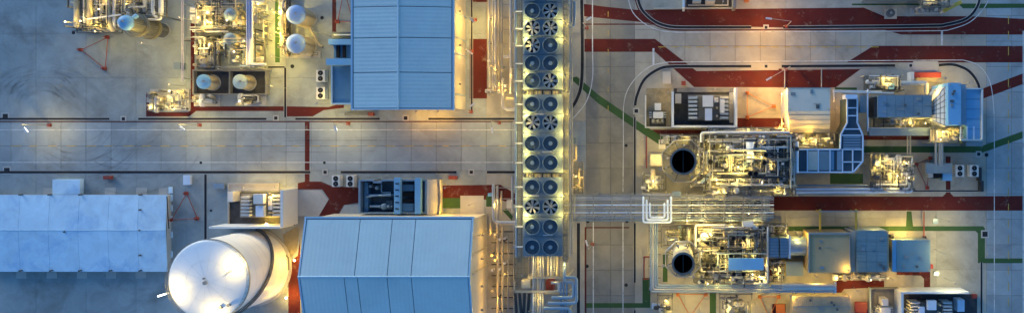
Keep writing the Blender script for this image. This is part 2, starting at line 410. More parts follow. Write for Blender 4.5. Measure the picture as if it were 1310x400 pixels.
# manhole covers, pit lids, pads
def disc(px, py, r, m='drain_grate', name='manhole_cover'):
    x, y = W(px, py); b = MB(); b.cyl(x, y, -.05, .03, r, 16); b.build(name, m, ground)
for px, py, r in [(94, 42, .45), (374, 85, .5), (412, 23, .45), (751, 340, .45), (802, 283, .4), (752, 283, .4), (801, 364, .45), (801, 186, .4), (1262, 198, .5), (270, 269, .3), (257, 208, .35), (415, 208, .35)]: disc(px, py, r)
for px, py, s_ in [(7, 149, 1.3), (9, 218, 1.4), (158, 152, .8), (519, 151, .9), (416, 220, .8), (603, 220, .8), (980, 85, .7), (980, 35.3, .7), (1165, 84, .7), (814, 142, .9), (1252, 197, .8), (353, 151, .8), (1260, 299, 1.3)]:
    x, y = W(px, py); b = MB(); b.cbox(x, y, -.05, s_+.7, s_+.7, .10); p_ = b.build('pit_frame', 'concrete', ground)
    b = MB(); b.cbox(x, y, .05, s_, s_, .03); b.build('pit_lid', 'drain_grate', ground)
prect(1168, 78.5, 1200, 91, 'concrete', 'concrete_apron'); prect(1165, 100, 1204, 106, 'concrete', 'concrete_apron')
paint([(378, 243), (410, 243), (420.5, 255), (408, 276), (378, 276)], 'concrete', 'concrete_apron')
paint([(433, 276), (441, 262), (462, 261), (462, 276)], 'concrete', 'concrete_apron')
prect(589, 250, 619, 276, 'concrete', 'concrete_apron')
paint([(362, 300), (378, 290), (384, 290), (380, 320), (369, 334)], 'gravel_tan', 'gravel_bed')
# tyre marks: thin worn rubber streaks on the concrete
tm = bpy.data.materials.new('tyre_rubber'); tm.use_nodes = True; t = tm.node_tree
b_ = t.nodes['Principled BSDF']; b_.inputs['Base Color'].default_value = (.035, .035, .04, 1); b_.inputs['Roughness'].default_value = .9
tr = t.nodes.new('ShaderNodeBsdfTransparent'); mx = t.nodes.new('ShaderNodeMixShader'); no = t.nodes.new('ShaderNodeTexNoise')
ge = t.nodes.new('ShaderNodeNewGeometry'); no.inputs['Scale'].default_value = .12; no.inputs['Detail'].default_value = 5
mr = t.nodes.new('ShaderNodeMapRange'); mr.inputs[1].default_value = .36; mr.inputs[2].default_value = .70; mr.inputs[3].default_value = 0; mr.inputs[4].default_value = .17
t.links.new(ge.outputs['Position'], no.inputs['Vector']); t.links.new(no.outputs['Fac'], mr.inputs[0]); t.links.new(mr.outputs[0], mx.inputs[0])
t.links.new(tr.outputs[0], mx.inputs[1]); t.links.new(b_.outputs[0], mx.inputs[2]); t.links.new(mx.outputs[0], t.nodes['Material Output'].inputs[0])
M['tyre_rubber'] = tm
def arc(cx, cy, rx, ry, a0, a1, n=26): return [(cx + rx*math.cos(R(a0+(a1-a0)*i/n)), cy + ry*math.sin(R(a0+(a1-a0)*i/n))) for i in range(n+1)]
for k in range(15):
    o_ = rnd.uniform(0, 26); rr = 18 + k*2.4 + rnd.uniform(-1, 1)
    strip(arc(54+rnd.uniform(-14, 14), 130+rnd.uniform(-9, 9), rr*1.35, rr, -178+o_, -14-o_), rnd.uniform(1.2, 3.4), 'tyre_rubber', 'tyre_mark', road)
for k in range(15):
    rr = 40 + k*4.2 + rnd.uniform(-2, 2)
    strip(arc(rnd.choice((105, 160))+rnd.uniform(-14, 14), 150+rnd.uniform(-6, 6), rr, rr*.95, 20+rnd.uniform(0, 20), 130-rnd.uniform(0, 25)), rnd.uniform(1.2, 3.2), 'tyre_rubber', 'tyre_mark', road)
for k in range(8):
    y = rnd.choice((176, 181, 193, 198)) + rnd.uniform(-2, 2); x = rnd.uniform(250, 420)
    strip([(x, y), (x+60, y+rnd.uniform(-1, 1)), (x+rnd.uniform(120, 230), y+rnd.uniform(-2, 2))], rnd.uniform(.7, 1.6), 'tyre_rubber', 'tyre_mark', road)
# ================================================================ BUILDINGS
def quad_panel(root, name, m, a, b, c, d_, th=.12):
    mb = MB(); up = [a, b, c, d_]; n = 4
    lo = [(p[0], p[1], p[2]-th) for p in up]
    mb.add(up+lo, [(0, 1, 2, 3), (7, 6, 5, 4)] + [(4+i, 4+(i+1) % 4, (i+1) % 4, i) for i in range(4)])
    return mb.build(name, m, root)
# --- turbine hall at the top (ridge runs up the photo)
b1 = thing('industrial_hall', 'tall hall with pale blue metal gable roof at the top edge, beside the blue annex', 'building', 520, 70)
hE, hR = 11.0, 12.3
xl, xr, xm = W(450, 0, hE)[0], W(580, 0, hE)[0], W(509.5, 0, hR)[0]
yb, yt = W(0, 140.5, hE)[1], W(0, -50, hE)[1]
mb = MB(); mb.box(xl+.5, yb+.5, 0, xr-.5, yt-.5, hE-.15); mb.build('wall', 'wall_beige', b1)
mb = MB(); mb.add([(xl+.5, yb+.52, hE-.3), (xr-.5, yb+.52, hE-.3), (xm, yb+.52, hR-.3)], [(0, 1, 2)]); mb.build('gable', 'wall_beige_x', b1)
mb = MB()
mb.add([(xl, yb, hE-.2), (xm, yb, hR-.2), (xm, yt, hR-.2), (xl, yt, hE-.2), (xr, yb, hE-.2), (xr, yt, hE-.2)], [(0, 1, 2, 3), (1, 4, 5, 2)]); mb.build('roof_underlay', 'seam_dark', b1)
ys = [yb+.35, W(0, 93, hE)[1], W(0, 49, hE)[1], W(0, 9.5, hE)[1], W(0, -28, hE)[1], yt]
for i in range(5):
    a, c = ys[i]+.09, ys[i+1]-.09
    quad_panel(b1, 'roof_panel', 'roof_blue', (xl+.45, a, hE+.02), (xm-.12, a, hR), (xm-.12, c, hR), (xl+.45, c, hE+.02))
    quad_panel(b1, 'roof_panel', 'roof_blue', (xm+.12, a, hR), (xr-.45, a, hE+.02), (xr-.45, c, hE+.02), (xm+.12, c, hR))
mb = MB(); mb.tube([(xm, yb, hR+.02), (xm, yt, hR+.02)], .22, 6); mb.build('ridge_cap', 'trim_blue', b1)
for x in (xl, xr):
    mb = MB(); mb.box(x-.22, yb-.1, hE-.35, x+.22, yt, hE+.06); mb.build('gutter', 'trim_blue', b1)
mb = MB()
mb.add([(xl, yb, hE+.08), (xm, yb, hR+.06), (xm, yb+.3, hR+.06), (xl, yb+.3, hE+.08), (xr, yb, hE+.08), (xr, yb+.3, hE+.08),
        (xl, yb, hE-.4), (xm, yb, hR-.4), (xr, yb, hE-.4)], [(0, 1, 2, 3), (1, 4, 5, 2), (6, 7, 1, 0), (7, 8, 4, 1)]); mb.build('verge_trim', 'trim_blue', b1)
for y in (yb+4, (yb+yt)/2, yb+14, yb+24):
    mb = MB(); mb.tube([(xr-.3, y, hE-.4), (xr-.3, y, 0)], .12, 6); mb.build('downpipe', 'trim_blue', b1)
for py in (110, 62, 20):                                   # wall lamps on the side facing the pipes
    x, y = xr-.35, W(0, py)[1]
    mb = MB(); mb.box(x, y-.25, 5.6, x+.6, y+.25, 5.8); lp = mb.build('wall_lamp', 'galv', b1); lamp_light(lp, x+1.6, y, 5.4, 25, (1, .72, .32))
for px in (532, 560):
    x, y = W(px, 0, 4)[0], yb+.3
    mb = MB(); mb.box(x-.25, y-.7, 3.9, x+.25, y, 4.1); lp = mb.build('wall_lamp', 'galv', b1); lamp_light(lp, x, y-1.2, 3.7, 120, (1, .60, .25))
# --- low blue annex on its left
an = thing('roof_annex', 'low blue flat-roofed annex with raised blue beams, left of the top hall', 'annex', 436, 95)
mb = MB(); mb.tbox(424, 84, 449.5, 132.5, 5); mb.build('body', 'blue_paint', an)
a = W(424, 84, 5.3); c = W(449.2, 133.2, 5.3)
for nm, q in (('parapet', (a[0]-.1, c[1], a[0]+.25, a[1])), ('parapet', (a[0]+.25, c[1]-.05, c[0], c[1]+.3))):
    mb = MB(); mb.box(q[0], q[1], 4.0, q[2], q[3], 5.35); mb.build(nm, 'trim_blue', an)
for r_ in ((420, 50, 449, 57), (417, 75, 449, 83)):
    mb = MB(); mb.tbox(*r_, 7.2, 5.9); mb.build('beam', 'blue_bright', an)
mb = MB(); mb.tbox(427, 57.5, 449, 74.5, 6.0); mb.build('plant_box', 'blue_paint', an)
mb = MB(); mb.tbox(430, 58.5, 434, 73.5, 6.5, 5.8); mb.build('hatch', 'black', an)
mb = MB(); mb.tbox(438, 58.5, 441, 73.5, 6.6, 5.8); mb.build('hatch', 'black', an)
mb = MB(); mb.tbox(425, 41, 449, 49, 4.5); mb.build('duct', 'blue_dark', an)
mb = MB(); mb.tbox(427, 44, 449, 45.5, 5.2, 4.4); mb.build('duct_cap', 'white_steel', an)
# --- big hall at the bottom (ridge runs across)
b2 = thing('industrial_hall', 'large hall with pale blue metal gable roof right of the big white tank', 'building', 500, 360)
hE, hR = 13.0, 16.0
xl, xr = W(390, 0, hE)[0], W(606, 0, hE)[0]
yn, ym = W(0, 278, hE)[1], W(0, 353.5, hR)[1]; ys_ = 2*ym - yn
mb = MB(); mb.box(xl+.5, ys_+.5, 0, xr-.45, yn-.45, hE-.2); mb.build('wall', 'wall_beige', b2)
mb = MB(); mb.add([(xr-.46, ys_+.5, hE-.4), (xr-.46, yn-.45, hE-.4), (xr-.46, ym, hR-.4)], [(0, 1, 2)]); mb.build('gable', 'wall_beige', b2)
mb = MB(); mb.add([(xl, yn, hE-.2), (xr, yn, hE-.2), (xr, ym, hR-.2), (xl, ym, hR-.2), (xr, ys_, hE-.2), (xl, ys_, hE-.2)], [(0, 3, 2, 1), (3, 5, 4, 2)]); mb.build('roof_underlay', 'seam_dark', b2)
xs = [xl+.45] + [W(p, 0, hE)[0] for p in (461, 502, 532)] + [xr-.45]
for i in range(4):
    a, c = xs[i]+.08, xs[i+1]-.08
    quad_panel(b2, 'roof_panel', 'roof_blue_x', (a, yn-.45, hE+.02), (a, ym+.12, hR), (c, ym+.12, hR), (c, yn-.45, hE+.02))
xs = [xl+.45] + [W(p, 0, hR)[0] for p in (440, 457, 495, 526)] + [xr-.45]
for i in range(5):
    a, c = xs[i]+.08, xs[i+1]-.08
    quad_panel(b2, 'roof_panel', 'roof_blue_x', (a, ym-.12, hR), (a, ys_+.45, hE+.02), (c, ys_+.45, hE+.02), (c, ym-.12, hR))
mb = MB(); mb.tube([(xl, ym, hR+.02), (xr, ym, hR+.02)], .22, 6); mb.build('ridge_cap', 'trim_blue', b2)
for y in (yn, ys_):
    mb = MB(); mb.box(xl-.1, y-.22, hE-.4, xr+.1, y+.22, hE+.06); mb.build('gutter', 'trim_blue', b2)
for x in (xl, xr-.4):
    mb = MB()
    mb.add([(x, yn, hE+.08), (x+.4, yn, hE+.08), (x+.4, ym, hR+.06), (x, ym, hR+.06), (x+.4, ys_, hE+.08), (x, ys_, hE+.08), (x+.4, yn, hE-.4), (x+.4, ym, hR-.4), (x+.4, ys_, hE-.4)],
           [(0, 3, 2, 1), (3, 5, 4, 2), (1, 2, 7, 6), (2, 4, 8, 7)]); mb.build('verge_trim', 'trim_blue', b2)
for py in (300, 330, 365, 395):
    x, y = xr-.4, W(0, py, 5)[1]
    mb = MB(); mb.box(x, y-.25, 5.5, x+.7, y+.25, 5.7); lp = mb.build('wall_lamp', 'galv', b2); lamp_light(lp, x+2.2, y, 5.3, 36, (1, .66, .26))
for py in (345, 375, 392):
    x, y = xl+.4, W(0, py, 5)[1]
    mb = MB(); mb.box(x-.7, y-.25, 3.5, x, y+.25, 3.7); lp = mb.build('wall_lamp', 'galv', b2); lamp_light(lp, x-1.1, y, 3.3, 120, (1, .66, .26))
for y in (yn-5, ym, yn-9):
    mb = MB(); mb.tube([(xr-.25, y, hE-.4), (xr-.25, y, 0)], .14, 6); mb.build('downpipe', 'wall_beige', b2)
# --- covered basin, lower left
b3 = thing('covered_basin', 'long low flat roof of pale stained blue panels at the left edge', 'building', 100, 298)
hE, hR = 1.7, 2.3
xl, xr = W(-22, 0, hE)[0], W(214, 0, hE)[0]; yn, ysd = W(0, 249, hE)[1], W(0, 347, hE)[1]; ym = W(0, 294, hR)[1]
mb = MB(); mb.box(xl, ysd+.2, 0, xr-.2, yn-.2, hE-.12); mb.build('wall', 'concrete', b3)
xs = [-22, 26, 64, 102, 140, 178, 214]
for i in range(6):
    a, c = W(xs[i], 0, hE)[0]+.03, W(xs[i+1], 0, hE)[0]-.03
    quad_panel(b3, 'roof_panel', 'membrane', (a, ym+.05, hR), (c, ym+.05, hR), (c, yn, hE), (a, yn, hE), .2)
    quad_panel(b3, 'roof_panel', 'membrane', (a, ysd, hE), (c, ysd, hE), (c, ym-.05, hR), (a, ym-.05, hR), .2)
mb = MB(); mb.tube([(xl, ym, hR-.03), (xr, ym, hR-.03)], .10, 6); mb.build('ridge_cap', 'trim_blue', b3)
for px in (27, 66, 105, 142, 180): 
    mb = MB(); mb.tbox(px-6.5, 347.3, px+6.5, 355.5, .06); mb.build('pad', 'concrete', b3)
for px in (141, 181, 210, 62): 
    mb = MB(); mb.tbox(px-7, 240, px+7, 248.7, .06); mb.build('pad', 'concrete', b3)
mb = MB(); mb.tbox(67, 229.5, 102, 248.5, 1.2); mb.build('canopy', 'membrane', b3)
for py in (243, 253, 266, 280, 300, 325): 
    mb = MB(); mb.tbox(215.5, py-4, 220, py+4, .3); mb.build('louvre', 'membrane', b3)
mb = MB(); mb.ptube([(213.5, 251, 2.2), (214.5, 272, 2.4), (216, 292, 2.2)], .12, 6); mb.build('pipe', 'steel_dark', b3)
for px, py in ((27, 248.8), (64, 248.8), (103, 248.8), (180, 248.8), (180, 268), (180, 294), (27, 345.5), (66, 345.5), (103, 345.5), (142, 345.5), (180, 345.5), (180, 326), (84, 296)):
    x, y = W(px, py, 2); mb = MB(); mb.cyl(x, y, 1.6, 2.55, .22, 8); mb.build('roof_vent', 'steel_mid', b3)
# --- grey-roofed building, bottom right
b4 = thing('equipment_building', 'small building with grey ribbed roof cut by the bottom edge', 'building', 1050, 392)
mb = MB(); mb.tbox(1015, 379, 1088, 425, 4.8); mb.build('wall', 'wall_beige', b4)
for i in range(6):
    a = W(1014 + i*12.5, 378.5, 5.05); c = W(1014 + (i+1)*12.5 - .25, 425, 5.05)
    mb = MB(); mb.box(a[0], c[1], 4.82, c[0], a[1], 5.05); mb.build('roof_panel', 'ribbed_grey', b4)
a = W(1014, 391, 5.1); c = W(1089, 392, 5.1); mb = MB(); mb.box(a[0], c[1], 5.0, c[0], a[1], 5.12); mb.build('roof_seam', 'galv', b4)
# ================================================================ BIG WHITE TANK
tk = thing('storage_tank', 'big white storage tank with spiral stair left of the large hall', 'tank', 319, 343)
TH = 16.3; tx, ty = W(267.5, 357.5, TH); tr_ = 51.5*S*(D-TH)/D
mb = MB(); mb.cyl(tx, ty, 0, .35, tr_+.7, 64); mb.build('foundation', 'concrete', tk)
for k in range(6):
    z0 = .35 + k*(TH-.35)/6; z1 = .35 + (k+1)*(TH-.35)/6
    mb = MB(); mb.cyl(tx, ty, z0, z1-.03, tr_, 72, cap=False); mb.cyl(tx, ty, z1-.03, z1, tr_-.03, 72, cap=False); mb.build('shell_course', 'tank_white', tk)
mb = MB(); mb.dome(tx, ty, TH, tr_, 1.15, 72, 10); mb.build('roof', 'tank_white', tk)
mb = MB(); mb.ring(tx, ty, TH-.25, TH+.06, tr_-.05, tr_+.16, 72); mb.build('rim', 'galv', tk)
mb = MB()
for z in (TH+.6, TH+1.1):
    mb.tube([(tx+(tr_+.05)*math.cos(2*math.pi*i/64), ty+(tr_+.05)*math.sin(2*math.pi*i/64), z) for i in range(65)], .035, 5)
for i in range(40):
    a = 2*math.pi*i/40; mb.tube([(tx+(tr_+.05)*math.cos(a), ty+(tr_+.05)*math.sin(a), TH), (tx+(tr_+.05)*math.cos(a), ty+(tr_+.05)*math.sin(a), TH+1.1)], .03, 4)
mb.build('handrail', 'steel_mid', tk)
for k in range(14):
    a = 2*math.pi*k/14 + .1; mb = MB()
    mb.tube([(tx+tr_*f*math.cos(a), ty+tr_*f*math.sin(a), TH+1.15*math.sqrt(1-f*f)+.01) for f in (.12, .3, .5, .7, .85, .97)], .025, 4); mb.build('roof_seam', 'tank_white', tk)
mb = MB(); mb.tube([(tx+tr_*.5*math.cos(2*math.pi*i/48), ty+tr_*.5*math.sin(2*math.pi*i/48), TH+1.15*math.sqrt(.75)+.01) for i in range(49)], .025, 4); mb.build('roof_seam', 'tank_white', tk)
A0, A1, NT = 84, -66, 110
st = MB()
for i in range(NT):
    f = i/(NT-1); a = R(A0+(A1-A0)*f); z = .4 + f*(TH-.4)
    x, y = tx+(tr_+.45)*math.cos(a), ty+(tr_+.45)*math.sin(a); st.cbox(x, y, z-.05, .75, .22, .06, a)
so = st.build('stair', 'steel_mid', tk)
for rr, mm in ((tr_+.85, 'steel_dark'), (tr_+.08, 'steel_mid')):
    mb = MB(); P = []
    for i in range(60):
        f = i/59; a = R(A0+(A1-A0)*f); P.append((tx+rr*math.cos(a), ty+rr*math.sin(a), .4+f*(TH-.4)))
    mb.tube([(p[0], p[1], p[2]-.1) for p in P], .06, 5)
    if rr > tr_+.5:
        mb.tube([(p[0], p[1], p[2]+1.05) for p in P], .05, 5)
        for p in P[::3]: mb.tube([p, (p[0], p[1], p[2]+1.05)], .04, 4)
    mb.build('stair_rail', mm, so)
for dx, dy, r_, hh in ((0, -.4, .45, .5), (3.3, -6.2, .4, .5), (5.2, -5.6, .35, .6), (-.3, .6, .25, .4)):
    mb = MB(); z = TH+1.15*math.sqrt(max(0, 1-(dx*dx+dy*dy)/tr_**2)); mb.cyl(tx+dx, ty+dy, z-.15, z+hh, r_, 12); mb.build('roof_nozzle', 'galv', tk)
mb = MB(); mb.tube([(tx+4.6, ty+1.6, TH+1.4), (tx+6.2, ty+2.6, TH+1.3)], .08, 5); mb.build('roof_pipe', 'steel_mid', tk)
for ang, wt in ((-162, 520), (28, 520), (-75, 420)):        # lamps on the rim shining over the roof
    a = R(ang); x, y = tx+(tr_+.3)*math.cos(a), ty+(tr_+.3)*math.sin(a)
    mb = MB(); mb.tube([(x, y, TH), (x, y, TH+2.6)], .06, 5); ps = mb.build('lamp_post', 'white_steel', tk)
    xx, yy = tx+(tr_-.9)*math.cos(a), ty+(tr_-.9)*math.sin(a)
    mb = MB(); mb.tube([(x+.7*math.cos(a), y+.7*math.sin(a), TH+2.6), (xx, yy, TH+2.75)], .11, 6); mb.build('lamp_head', 'lamp_white', ps)
    lamp_light(ps, tx+(tr_-1.6)*math.cos(a), ty+(tr_-1.6)*math.sin(a), TH+2.5, wt*.38, (1, .86, .66), .2)
for ang in (65, 10, -35):                                   # lamps at its foot on the lit side
    a = R(ang); x, y = tx+(tr_+3.2)*math.cos(a), ty+(tr_+3.2)*math.sin(a)
    mb = MB(); mb.tube([(x, y, 0), (x, y, 3.0)], .06, 5); ps = mb.build('lamp_post', 'steel_mid', tk)
    mb = MB(); mb.cbox(x, y, 3.0, .4, .4, .15); mb.build('lamp_head', 'lamp_glow', ps); lamp_light(ps, x, y, 2.8, 260, (1, .74, .34))
mb = MB(); mb.ptube([(326, 297, .5), (350, 313, .5), (369, 329, .5), (369, 345, .5)], .18, 8); mb.build('outlet_pipe', 'steel_mid', tk)
# ================================================================ AIR COOLERS ON THE LONG PIPE RACK
HB = 13.0
rows = [(-8, 'r', 'r'), (14.5, 'r', 's'), (36.6, 's', 's'), (58.6, 's', 'r'), (81.3, 'r', 'r'), (103.5, 'r', 's'), (133.3, 'r', 'r'), (157, 's', 's'), (183.3, 'r', 'r'), (208, 'r', 'r'),
        (239, 'r', 'r'), (264, 's', 's'), (289.5, 'r', 'r'), (315.5, 'r', 'r')]
edges = [(-20, 3), (3.6, 25.4), (26, 47.2), (47.8, 69.6), (70.2, 92), (92.6, 114.5), (121, 145), (145.8, 170), (170.6, 195.3), (196, 220.5), (226.5, 251.5), (252, 276.8), (277.4, 302), (302.6, 327)]
nth = ['cut by the top edge', 'first whole one from the top edge', 'second whole one from the top edge', 'third from the top edge', 'fourth from the top edge', 'last above the upper gap in the row',
       'first below the upper gap', 'second below the upper gap, at the road', 'third below the upper gap, over the road', 'last above the lower gap', 'first below the lower gap',
       'level with the pipe bridge', 'second from the lower end of the row', 'at the lower end of the row']
def make_blade(mb, x, y, z, r, a, wd, tw):
    c, s_ = math.cos(a), math.sin(a); P = []
    for (t, k) in ((.22, .5), (.6, .9), (.97, 1.1)):
        for sd in (-1, 1):
            u, v = r*t, sd*wd*k/2; P.append((x+u*c-v*s_, y+u*s_+v*c, z+sd*tw))
    lo = [(p[0], p[1], p[2]-.05) for p in P]
    mb.add(P+lo, [(0, 2, 3, 1), (2, 4, 5, 3), (7, 9, 8, 6), (9, 11, 10, 8), (0, 6, 8, 2), (2, 8, 10, 4), (1, 3, 9, 7), (3, 5, 11, 9), (4, 10, 11, 5), (0, 1, 7, 6)])
def fan(root, x, y, z, r, kind, big=True):
    mb = MB(); mb.ring(x, y, z, z+.75, r, r+.12, 28); fr = mb.build('fan_ring', 'blue_grey', root)
    mb = MB(); mb.cyl(x, y, z+.01, z+.03, r, 28); mb.build('fan_opening', 'black' if kind == 's' else 'blue_dark', fr)
    mb = MB(); mb.cyl(x, y, z+.03, z+.62, .34 if kind == 's' else .62, 14, .30 if kind == 's' else .45); mb.build('hub', 'galv' if kind == 's' else 'blue_grey', fr)
    nb = 7 if kind == 's' else 12; a0 = rnd.uniform(0, 6)
    for k in range(nb):
        mb = MB(); make_blade(mb, x, y, z+.45, r, a0+2*math.pi*k/nb, .62 if kind == 's' else .78, .07)
        mb.build('blade', 'galv' if kind == 's' else 'blue_dark', fr)
rx0, rx1 = 669.0, 718.8
for (yc, ka, kb), (e0, e1), nm in zip(rows, edges, nth):
    u = thing('air_cooler', 'blue air cooler with two round fans, ' + nm, 'air cooler', 694, yc, 'air coolers on the pipe rack', HB-1.6)
    a = W(rx0, e0, HB); c = W(rx1, e1, HB)
    mb = MB(); mb.box(a[0], c[1], HB-.1, c[0], a[1], HB); mb.build('deck', 'deck_blue', u)
    mb = MB(); mb.box(a[0]+.06, c[1]+.06, HB-1.6, c[0]-.06, a[1]-.06, HB-.1); mb.build('plenum', 'blue_grey', u)
    for px, k in ((681.6, ka), (704.6, kb)):
        x, y = W(px, yc, HB); fan(u, x, y, HB, 9.4*S*(D-HB)/D, k)
    for x_ in (a[0]-.05, c[0]+.05):
        mb = MB(); mb.box(x_-.12, c[1], HB-1.3, x_+.12, a[1], HB-.5); mb.build('header_box', 'galv', u)
    mb = MB(); x, y = W(656.5, yc, HB-.5); mb.box(x, y-.14, HB-1.0, a[0]-.1, y+.14, HB-.6); mb.build('motor_arm', 'white_steel', u)
    mb = MB(); mb.box(x, y-.35, HB-1.0, x+.5, y+.35, HB-.4); mb.build('motor', 'galv', u)
rk = thing('pipe_rack', 'long steel pipe rack carrying the row of air coolers down the middle', 'pipe rack', 694, 200)
def bar(root, name, m, x0, y0, x1, y1, h, wd=.25, dp=.3):
    a = W(x0, y0, h); c = W(x1, y1, h); L_ = math.hypot(c[0]-a[0], c[1]-a[1])
    mb = MB(); mb.cbox((a[0]+c[0])/2, (a[1]+c[1])/2, h-dp, L_+wd*.5, wd, dp, math.atan2(c[1]-a[1], c[0]-a[0])); return mb.build(name, m, root)
def post(root, px, py, h, wd=.3, m='galv', z0=0):
    x, y = W(px, py, h); mb = MB(); mb.cbox(x, y, z0, wd, wd, h-z0); return mb.build('column', m, root)
def rail(root, pts, h, m='galv', name='handrail', gap=10):
    mb = MB()
    for z in (.55, 1.1): mb.ptube([(a, b, h+z) for a, b in pts], .045, 5)
    for (a, b), (c, d_) in zip(pts, pts[1:]):
        L_ = math.hypot(c-a, d_-b); n = max(1, int(L_/gap))
        for i in range(n+1):
            q = (a+(c-a)*i/n, b+(d_-b)*i/n); mb.ptube([(q[0], q[1], h), (q[0], q[1], h+1.1)], .04, 4)
    return mb.build(name, m, root)
def grating(root, x0, y0, x1, y1, h, name='grating', m='grating', step=.34, wd=.16):
    a = W(x0, y0, h); c = W(x1, y1, h); X0, X1 = sorted((a[0], c[0])); Y0, Y1 = sorted((a[1], c[1])); mb = MB()
    x = X0
    while x < X1: mb.box(x, Y0, h-.08, min(x+wd, X1), Y1, h-.02); x += step
    y = Y0
    while y < Y1: mb.box(X0, y, h-.11, X1, y+.08, h-.04); y += 1.3
    mb.box(X0-.06, Y0, h-.25, X0, Y1, h+.05); mb.box(X1, Y0, h-.25, X1+.06, Y1, h+.05); mb.box(X0-.06, Y0-.06, h-.25, X1+.06, Y0, h+.05); mb.box(X0-.06, Y1, h-.25, X1+.06, Y1+.06, h+.05)
    return mb.build(name, m, root, kind='stuff')
HW = 11.8
for (e0, e1) in edges:
    for x in (670.5, 717.3): post(rk, x, e1-.4, HB-1.7, .32)
    bar(rk, 'beam', 'galv', rx0, e1-.4, 727, e1-.4, HB-1.75)
for gy0, gy1 in ((114.8, 120.7), (220.8, 226.3)):
    for k in range(13):
        x = 671 + k*3.8; bar(rk, 'beam', 'cream' if k % 3 else 'steel_dark', x, gy0, x, gy1, HB-1.2, .3, .5)
    bar(rk, 'beam', 'steel_dark', 669, gy0+.6, 719, gy0+.6, HB-.9, .3)
for y0 in range(-15, 330, 35):
    grating(rk, 720.5, y0, 726.5, y0+34.5, HW, 'walkway'); grating(rk, 662.5, y0, 667.5, y0+34.5, HW-.6, 'walkway')
rail(rk, [(727, -15), (727, 328)], HW, 'cream'); rail(rk, [(720.2, -15), (720.2, 328)], HW, 'galv'); rail(rk, [(661.5, -15), (661.5, 328)], HW-.6, 'blue_grey')
mb = MB(); mb.ptube([(659.8, -15, 11), (660.2, 150, 11), (661, 328, 11)], .34, 8); mb.build('pipe', 'blue_pipe', rk)
for x, r_, m_ in ((673, .2, 'cladding'), (678, .25, 'cladding'), (684, .3, 'galv'), (689, .2, 'cladding'), (696, .3, 'cladding'), (702, .22, 'galv'), (708, .3, 'cladding'), (713, .22, 'cladding')):
    mb = MB(); mb.ptube([(x, -15, 8.2), (x, 328, 8.2)], r_, 7); mb.build('pipe', m_, rk)
for x, r_, m_ in ((664, .16, 'cladding'), (666.3, .12, 'galv'), (729.5, .2, 'cladding'), (732, .16, 'galv')):
    mb = MB(); mb.ptube([(x, -15, 9.5), (x, 328, 9.5)], r_, 7); mb.build('pipe', m_, rk)
# small lamps beside the coolers, at every other joint
for py in (26, 48, 93, 117, 146, 170, 196, 223, 277, 252):
    for px in (670.2, 717.6):
        x, y = W(px, py, HB+1.5); mb = MB(); mb.tube([(x, y, HB-1.4), (x, y, HB+1.5)], .05, 5); ps = mb.build('lamp_post', 'galv', rk)
        mb = MB(); mb.cbox(x, y, HB+1.5, .3, .3, .1); mb.build('lamp_head', 'galv', ps); mb = MB(); mb.cbox(x, y, HB+1.43, .22, .22, .07); mb.build('lamp_glass', 'lamp_glow', ps); lamp_light(ps, x, y, HB+1.3, 60 + 80*rnd.random(), (1, .95, .65), .15)
for py in (2, 70, 135, 183, 239, 289.5):
    x, y = W(690+rnd.uniform(-8, 12), py+ (11 if py != 135 else 11), HB+.1); mb = MB(); mb.box(x-1.1, y-.1, HB, x+1.1, y+.1, HB+.12); mb.build('sign_plate', 'white_steel', rk)
# ---- lower part of the rack: bare pipes, platform, loops
lr = thing('pipe_rack', 'open pipe rack with blue looped pipes below the end of the cooler row', 'pipe rack', 697, 365)
HL = 8.5
for y in (330, 352, 375, 398):
    for x in (678, 716, 727): post(lr, x, y, HL, .3, 'cream')
    bar(lr, 'beam', 'cream', 676, y, 729, y, HL, .28)
for k, x in enumerate((682, 685, 688.2, 691.2, 694.5, 701, 705, 709, 712.5)):
    mb = MB(); mb.ptube([(x, 326, HL+.4), (x, 352 if k > 4 else 415, HL+.4)], .24 if k % 2 else .30, 8); mb.build('pipe', ('cladding', 'galv', 'cream')[k % 3], lr)
for k in range(9):
    bar(lr, 'tray_rung', 'cream', 717, 331+k*2.6, 727, 331+k*2.6, HL+.6, .2, .15)
bar(lr, 'beam', 'cream', 676, 354.5, 731, 354.5, HL+1.0, .45, .4); bar(lr, 'beam', 'cream', 658, 372.5, 730, 372.5, HL+1.0, .45, .4)
bar(lr, 'beam', 'cream', 658, 360, 658, 373, HL+1.0, .3, .4)
mb = MB(); mb.tbox(667, 358, 678, 368, HL+1.2, HL-1); mb.build('junction_box', 'cream', lr)
for k, (x0, x1) in enumerate(((659, 661.5), (664.5, 668), (671, 669.5), (677, 674.5))):
    mb = MB(); mb.ptube([(x0, 375, HL), (x1, 412, HL-2.5)], .36, 8); mb.build('duct', 'steel_dark', lr)
loops = [(737.5, 354, 387, 701), (733.5, 360, 380, 706), (729.5, 393.5, 412, 699)]
for k, (xo, y0, y1, xi) in enumerate(loops):
    pts = [(xi if k < 2 else 696, y1 if k < 2 else y0, HL+1.3), (xo, y1 if k < 2 else y0, HL+1.3), (xo, y0 if k < 2 else 415, HL+1.3)] + ([(722, y0, HL+1.3), (722, y0-20, HL+1.3)] if k < 2 else [])
    mb = MB(); mb.ptube(pts, .40, 10, .9); mb.build('pipe', 'blue_pipe', lr)
for x in (717.5, 721, 725): mb = MB(); mb.ptube([(x, 360, HL+.8), (x, 415, HL+.8)], .26, 8); mb.build('pipe', 'blue_pipe', lr)
mb = MB(); mb.ptube([(705, 361, HL+.9), (715, 361, HL+.9), (715, 372, HL+.9)], .35, 8, .6); mb.build('pipe', 'cladding', lr)
mb = MB(); mb.tbox(698, 359, 707, 372, 3.0); mb.build('equipment_box', 'red_steel', lr)
rail(lr, [(676, 330), (676, 353), (731, 353)], HL, 'cream')
grating(lr, 658, 330, 676, 356, HL-2)
